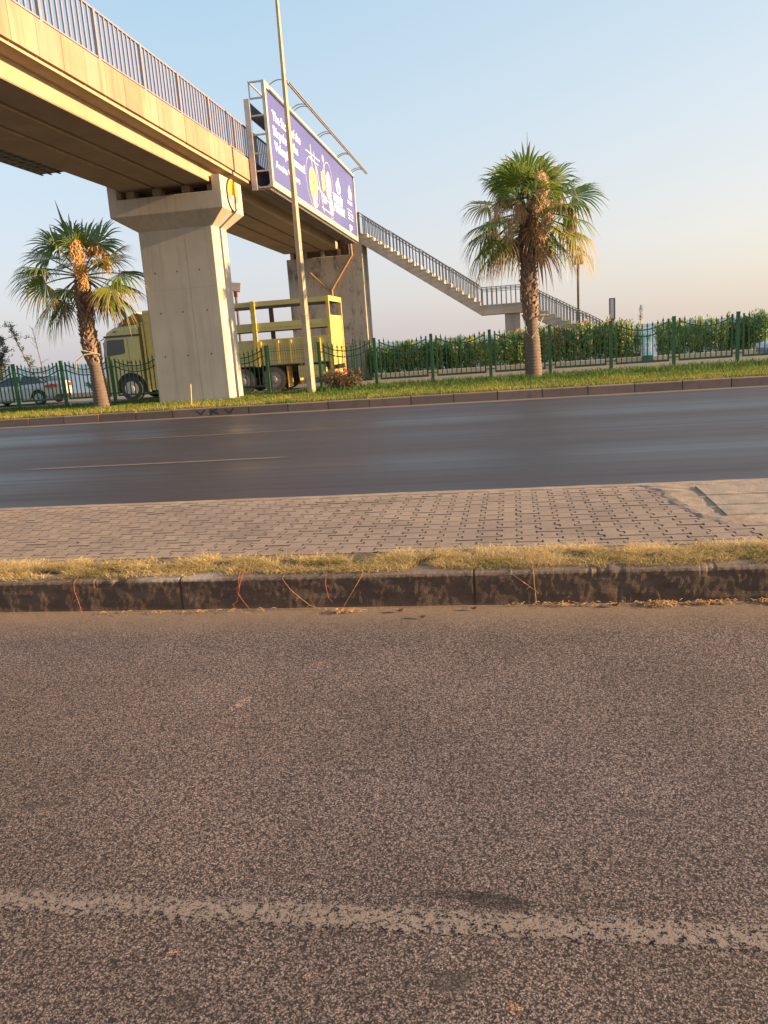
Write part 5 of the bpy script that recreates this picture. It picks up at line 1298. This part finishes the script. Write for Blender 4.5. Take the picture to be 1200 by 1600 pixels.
# ------------------------------------------------------------------ cars
def carpaint(name, col):
    t = NT(name); m = t.done(t.mix(t.noise(3, 4), tuple(c*.9 for c in col), col), .28, spec=.6)
    t.p.inputs['Coat Weight'].default_value = .5; t.p.inputs['Coat Roughness'].default_value = .08; return m
def car(name, lab, paint, x_rear, y0, L, direction, gz=-.15, H_=1.38, Wd=1.72):
    # direction -1: front points to -X; x_rear is x of the rear end
    root = thing(name, lab, 'car', (x_rear+direction*L/2, y0+Wd/2, gz))
    def X_(f): return x_rear+direction*L*f        # 0 rear .. 1 front
    body = MB(); rings = []
    for f, zb, zt, ins in ((.0, .42, .86, .14), (.012, .30, .98, .07), (.05, .24, 1.00, .03), (.2, .2, .97, 0), (.5, .2, .93, 0), (.72, .2, .90, 0), (.9, .22, .78, .03), (.975, .26, .66, .10), (1.0, .34, .52, .22)):
        x = X_(f); ya, yb = y0+ins, y0+Wd-ins
        rings.append([(x, ya+.05, gz+zb), (x, ya, gz+zb+.12), (x, ya-.0, gz+zt-.22), (x, ya+.06, gz+zt-.04), (x, ya+.22, gz+zt), (x, yb-.22, gz+zt), (x, yb-.06, gz+zt-.04), (x, yb, gz+zt-.22), (x, yb, gz+zb+.12), (x, yb-.05, gz+zb)])
    body.loft(rings); B = body.build('body', paint, root, bevel=.03)
    cab_ = MB(); rings = []
    for f, z, ins in ((.075, 1.0, .16), (.15, 1.24, .24), (.23, H_-.02, .28), (.38, H_, .28), (.5, H_-.02, .28), (.62, 1.2, .24), (.74, .93, .16)):
        x = X_(f); zb = gz+.90
        rings.append([(x, y0+.07, zb), (x, y0+ins, gz+z), (x, y0+Wd-ins, gz+z), (x, y0+Wd-.07, zb)])
    cab_.loft(rings); cab_.build('windows', gl, root)
    rf = MB(); rings = []
    for f, z in ((.15, 1.245), (.2, H_-.035), (.3, H_+.012), (.42, H_+.014), (.52, H_-.005), (.58, 1.29)):
        x = X_(f); rings.append([(x, y0+.25, gz+z-.03), (x, y0+.29, gz+z), (x, y0+Wd-.29, gz+z), (x, y0+Wd-.25, gz+z-.03)])
    rf.loft(rings); rf.build('roof', paint, root, bevel=.01)
    pl = MB()
    for (fa, za, fb, zb_) in ((.52, H_-.03, .73, .94), (.20, H_-.06, .09, 1.0), (.37, H_-.02, .38, .93)):
        for (ia, ib, s) in ((.265, .065, -1), (Wd-.265, Wd-.065, 1)): pl.bar((X_(fa), y0+ia+s*.012, gz+za), (X_(fb), y0+ib+s*.012, gz+zb_), .05, .05)
    pl.build('window_pillar', paint, root)
    for f in (.17, .80):
        for yy, sg in ((y0-.005, 1), (y0+Wd-.19, 1)):
            w = MB().lathe((X_(f), yy, gz+.31), 'y', [(.2, 0), (.29, -.002), (.31, .04), (.31, .16), (.28, .195)], 26).build('wheel', MT['rubber'], root)
            r_ = MB(); r_.lathe((X_(f), yy-.004, gz+.31), 'y', [(.205, .0), (.18, .03), (.05, .0)], 20)
            for k in range(5):
                a_ = 2*pi*k/5; r_.bar((X_(f)+.04*cos(a_), yy-.006, gz+.31+.04*sin(a_)), (X_(f)+.19*cos(a_), yy-.006, gz+.31+.19*sin(a_)), .045, .015, (0, 1, 0))
            r_.build('rim', MT['galv'], w)
        a = MB(); a.prism([(X_(f)+.38*cos(q), gz+.31+.38*sin(q)) for q in [radians(k*12) for k in range(16)]], 'y', y0-.003, y0+.05); a.build('wheel_arch', MT['dark_hole'], B)
    tl = MB()
    for (ya, yb) in ((y0+.06, y0+.36), (y0+Wd-.36, y0+Wd-.06)):
        xa, xb = sorted((X_(-.004), X_(.04))); tl.box(xa, xb, ya-.02, yb, gz+.74, gz+.88)
    xa, xb = sorted((X_(.01), X_(.085))); tl.box(xa, xb, y0+.0, y0+.05, gz+.74, gz+.86)
    tl.build('tail_light', MT['red'], B)
    hl = MB()
    for (ya, yb) in ((y0+.10, y0+.42), (y0+Wd-.42, y0+Wd-.10)):
        xa, xb = sorted((X_(.945), X_(.99))); hl.box(xa, xb, ya, yb, gz+.54, gz+.66)
    hl.build('headlight', plain('lens_'+name, (.7, .75, .8), .15), B)
    dt = MB(); xa, xb = sorted((X_(.36), X_(.362)))
    for f in (.22, .40, .60): dt.box(min(X_(f), X_(f+.002)), max(X_(f), X_(f+.002)), y0-.004, y0+.01, gz+.32, gz+.9)
    dt.build('door_seam', MT['dark_hole'], B)
    hd = MB()
    for f in (.29, .47): hd.box(min(X_(f), X_(f+.035)), max(X_(f), X_(f+.035)), y0-.025, y0+.0, gz+.76, gz+.79)
    hd.build('door_handle', paint, B)
    pm = MB(); xa, xb = sorted((X_(-.006), X_(.0))); pm.box(xa, xb, y0+.6, y0+Wd-.6, gz+.60, gz+.71); pm.build('number_plate', MT['white_paint'], B)
    xa, xb = sorted((X_(.0), X_(.03))); rs = MB(); rs.box(xa-.01 if direction > 0 else xb-.02, xb if direction > 0 else xb+.012, y0+.25, y0+Wd-.25, gz+.28, gz+.40); rs.build('bumper_trim', MT['black'], B)
    return root
car('silver_car', 'pale silver car seen from behind through the fence at the far left', carpaint('silver_paint', (.50, .49, .46)), -20.22, 33.0, 4.3, -1, H_=1.30)
car('blue_car', 'dark blue car entering the photo at the right edge beyond the fence', carpaint('blue_paint', (.10, .16, .26)), 13.15, 30.6, 4.2, -1, H_=1.42)
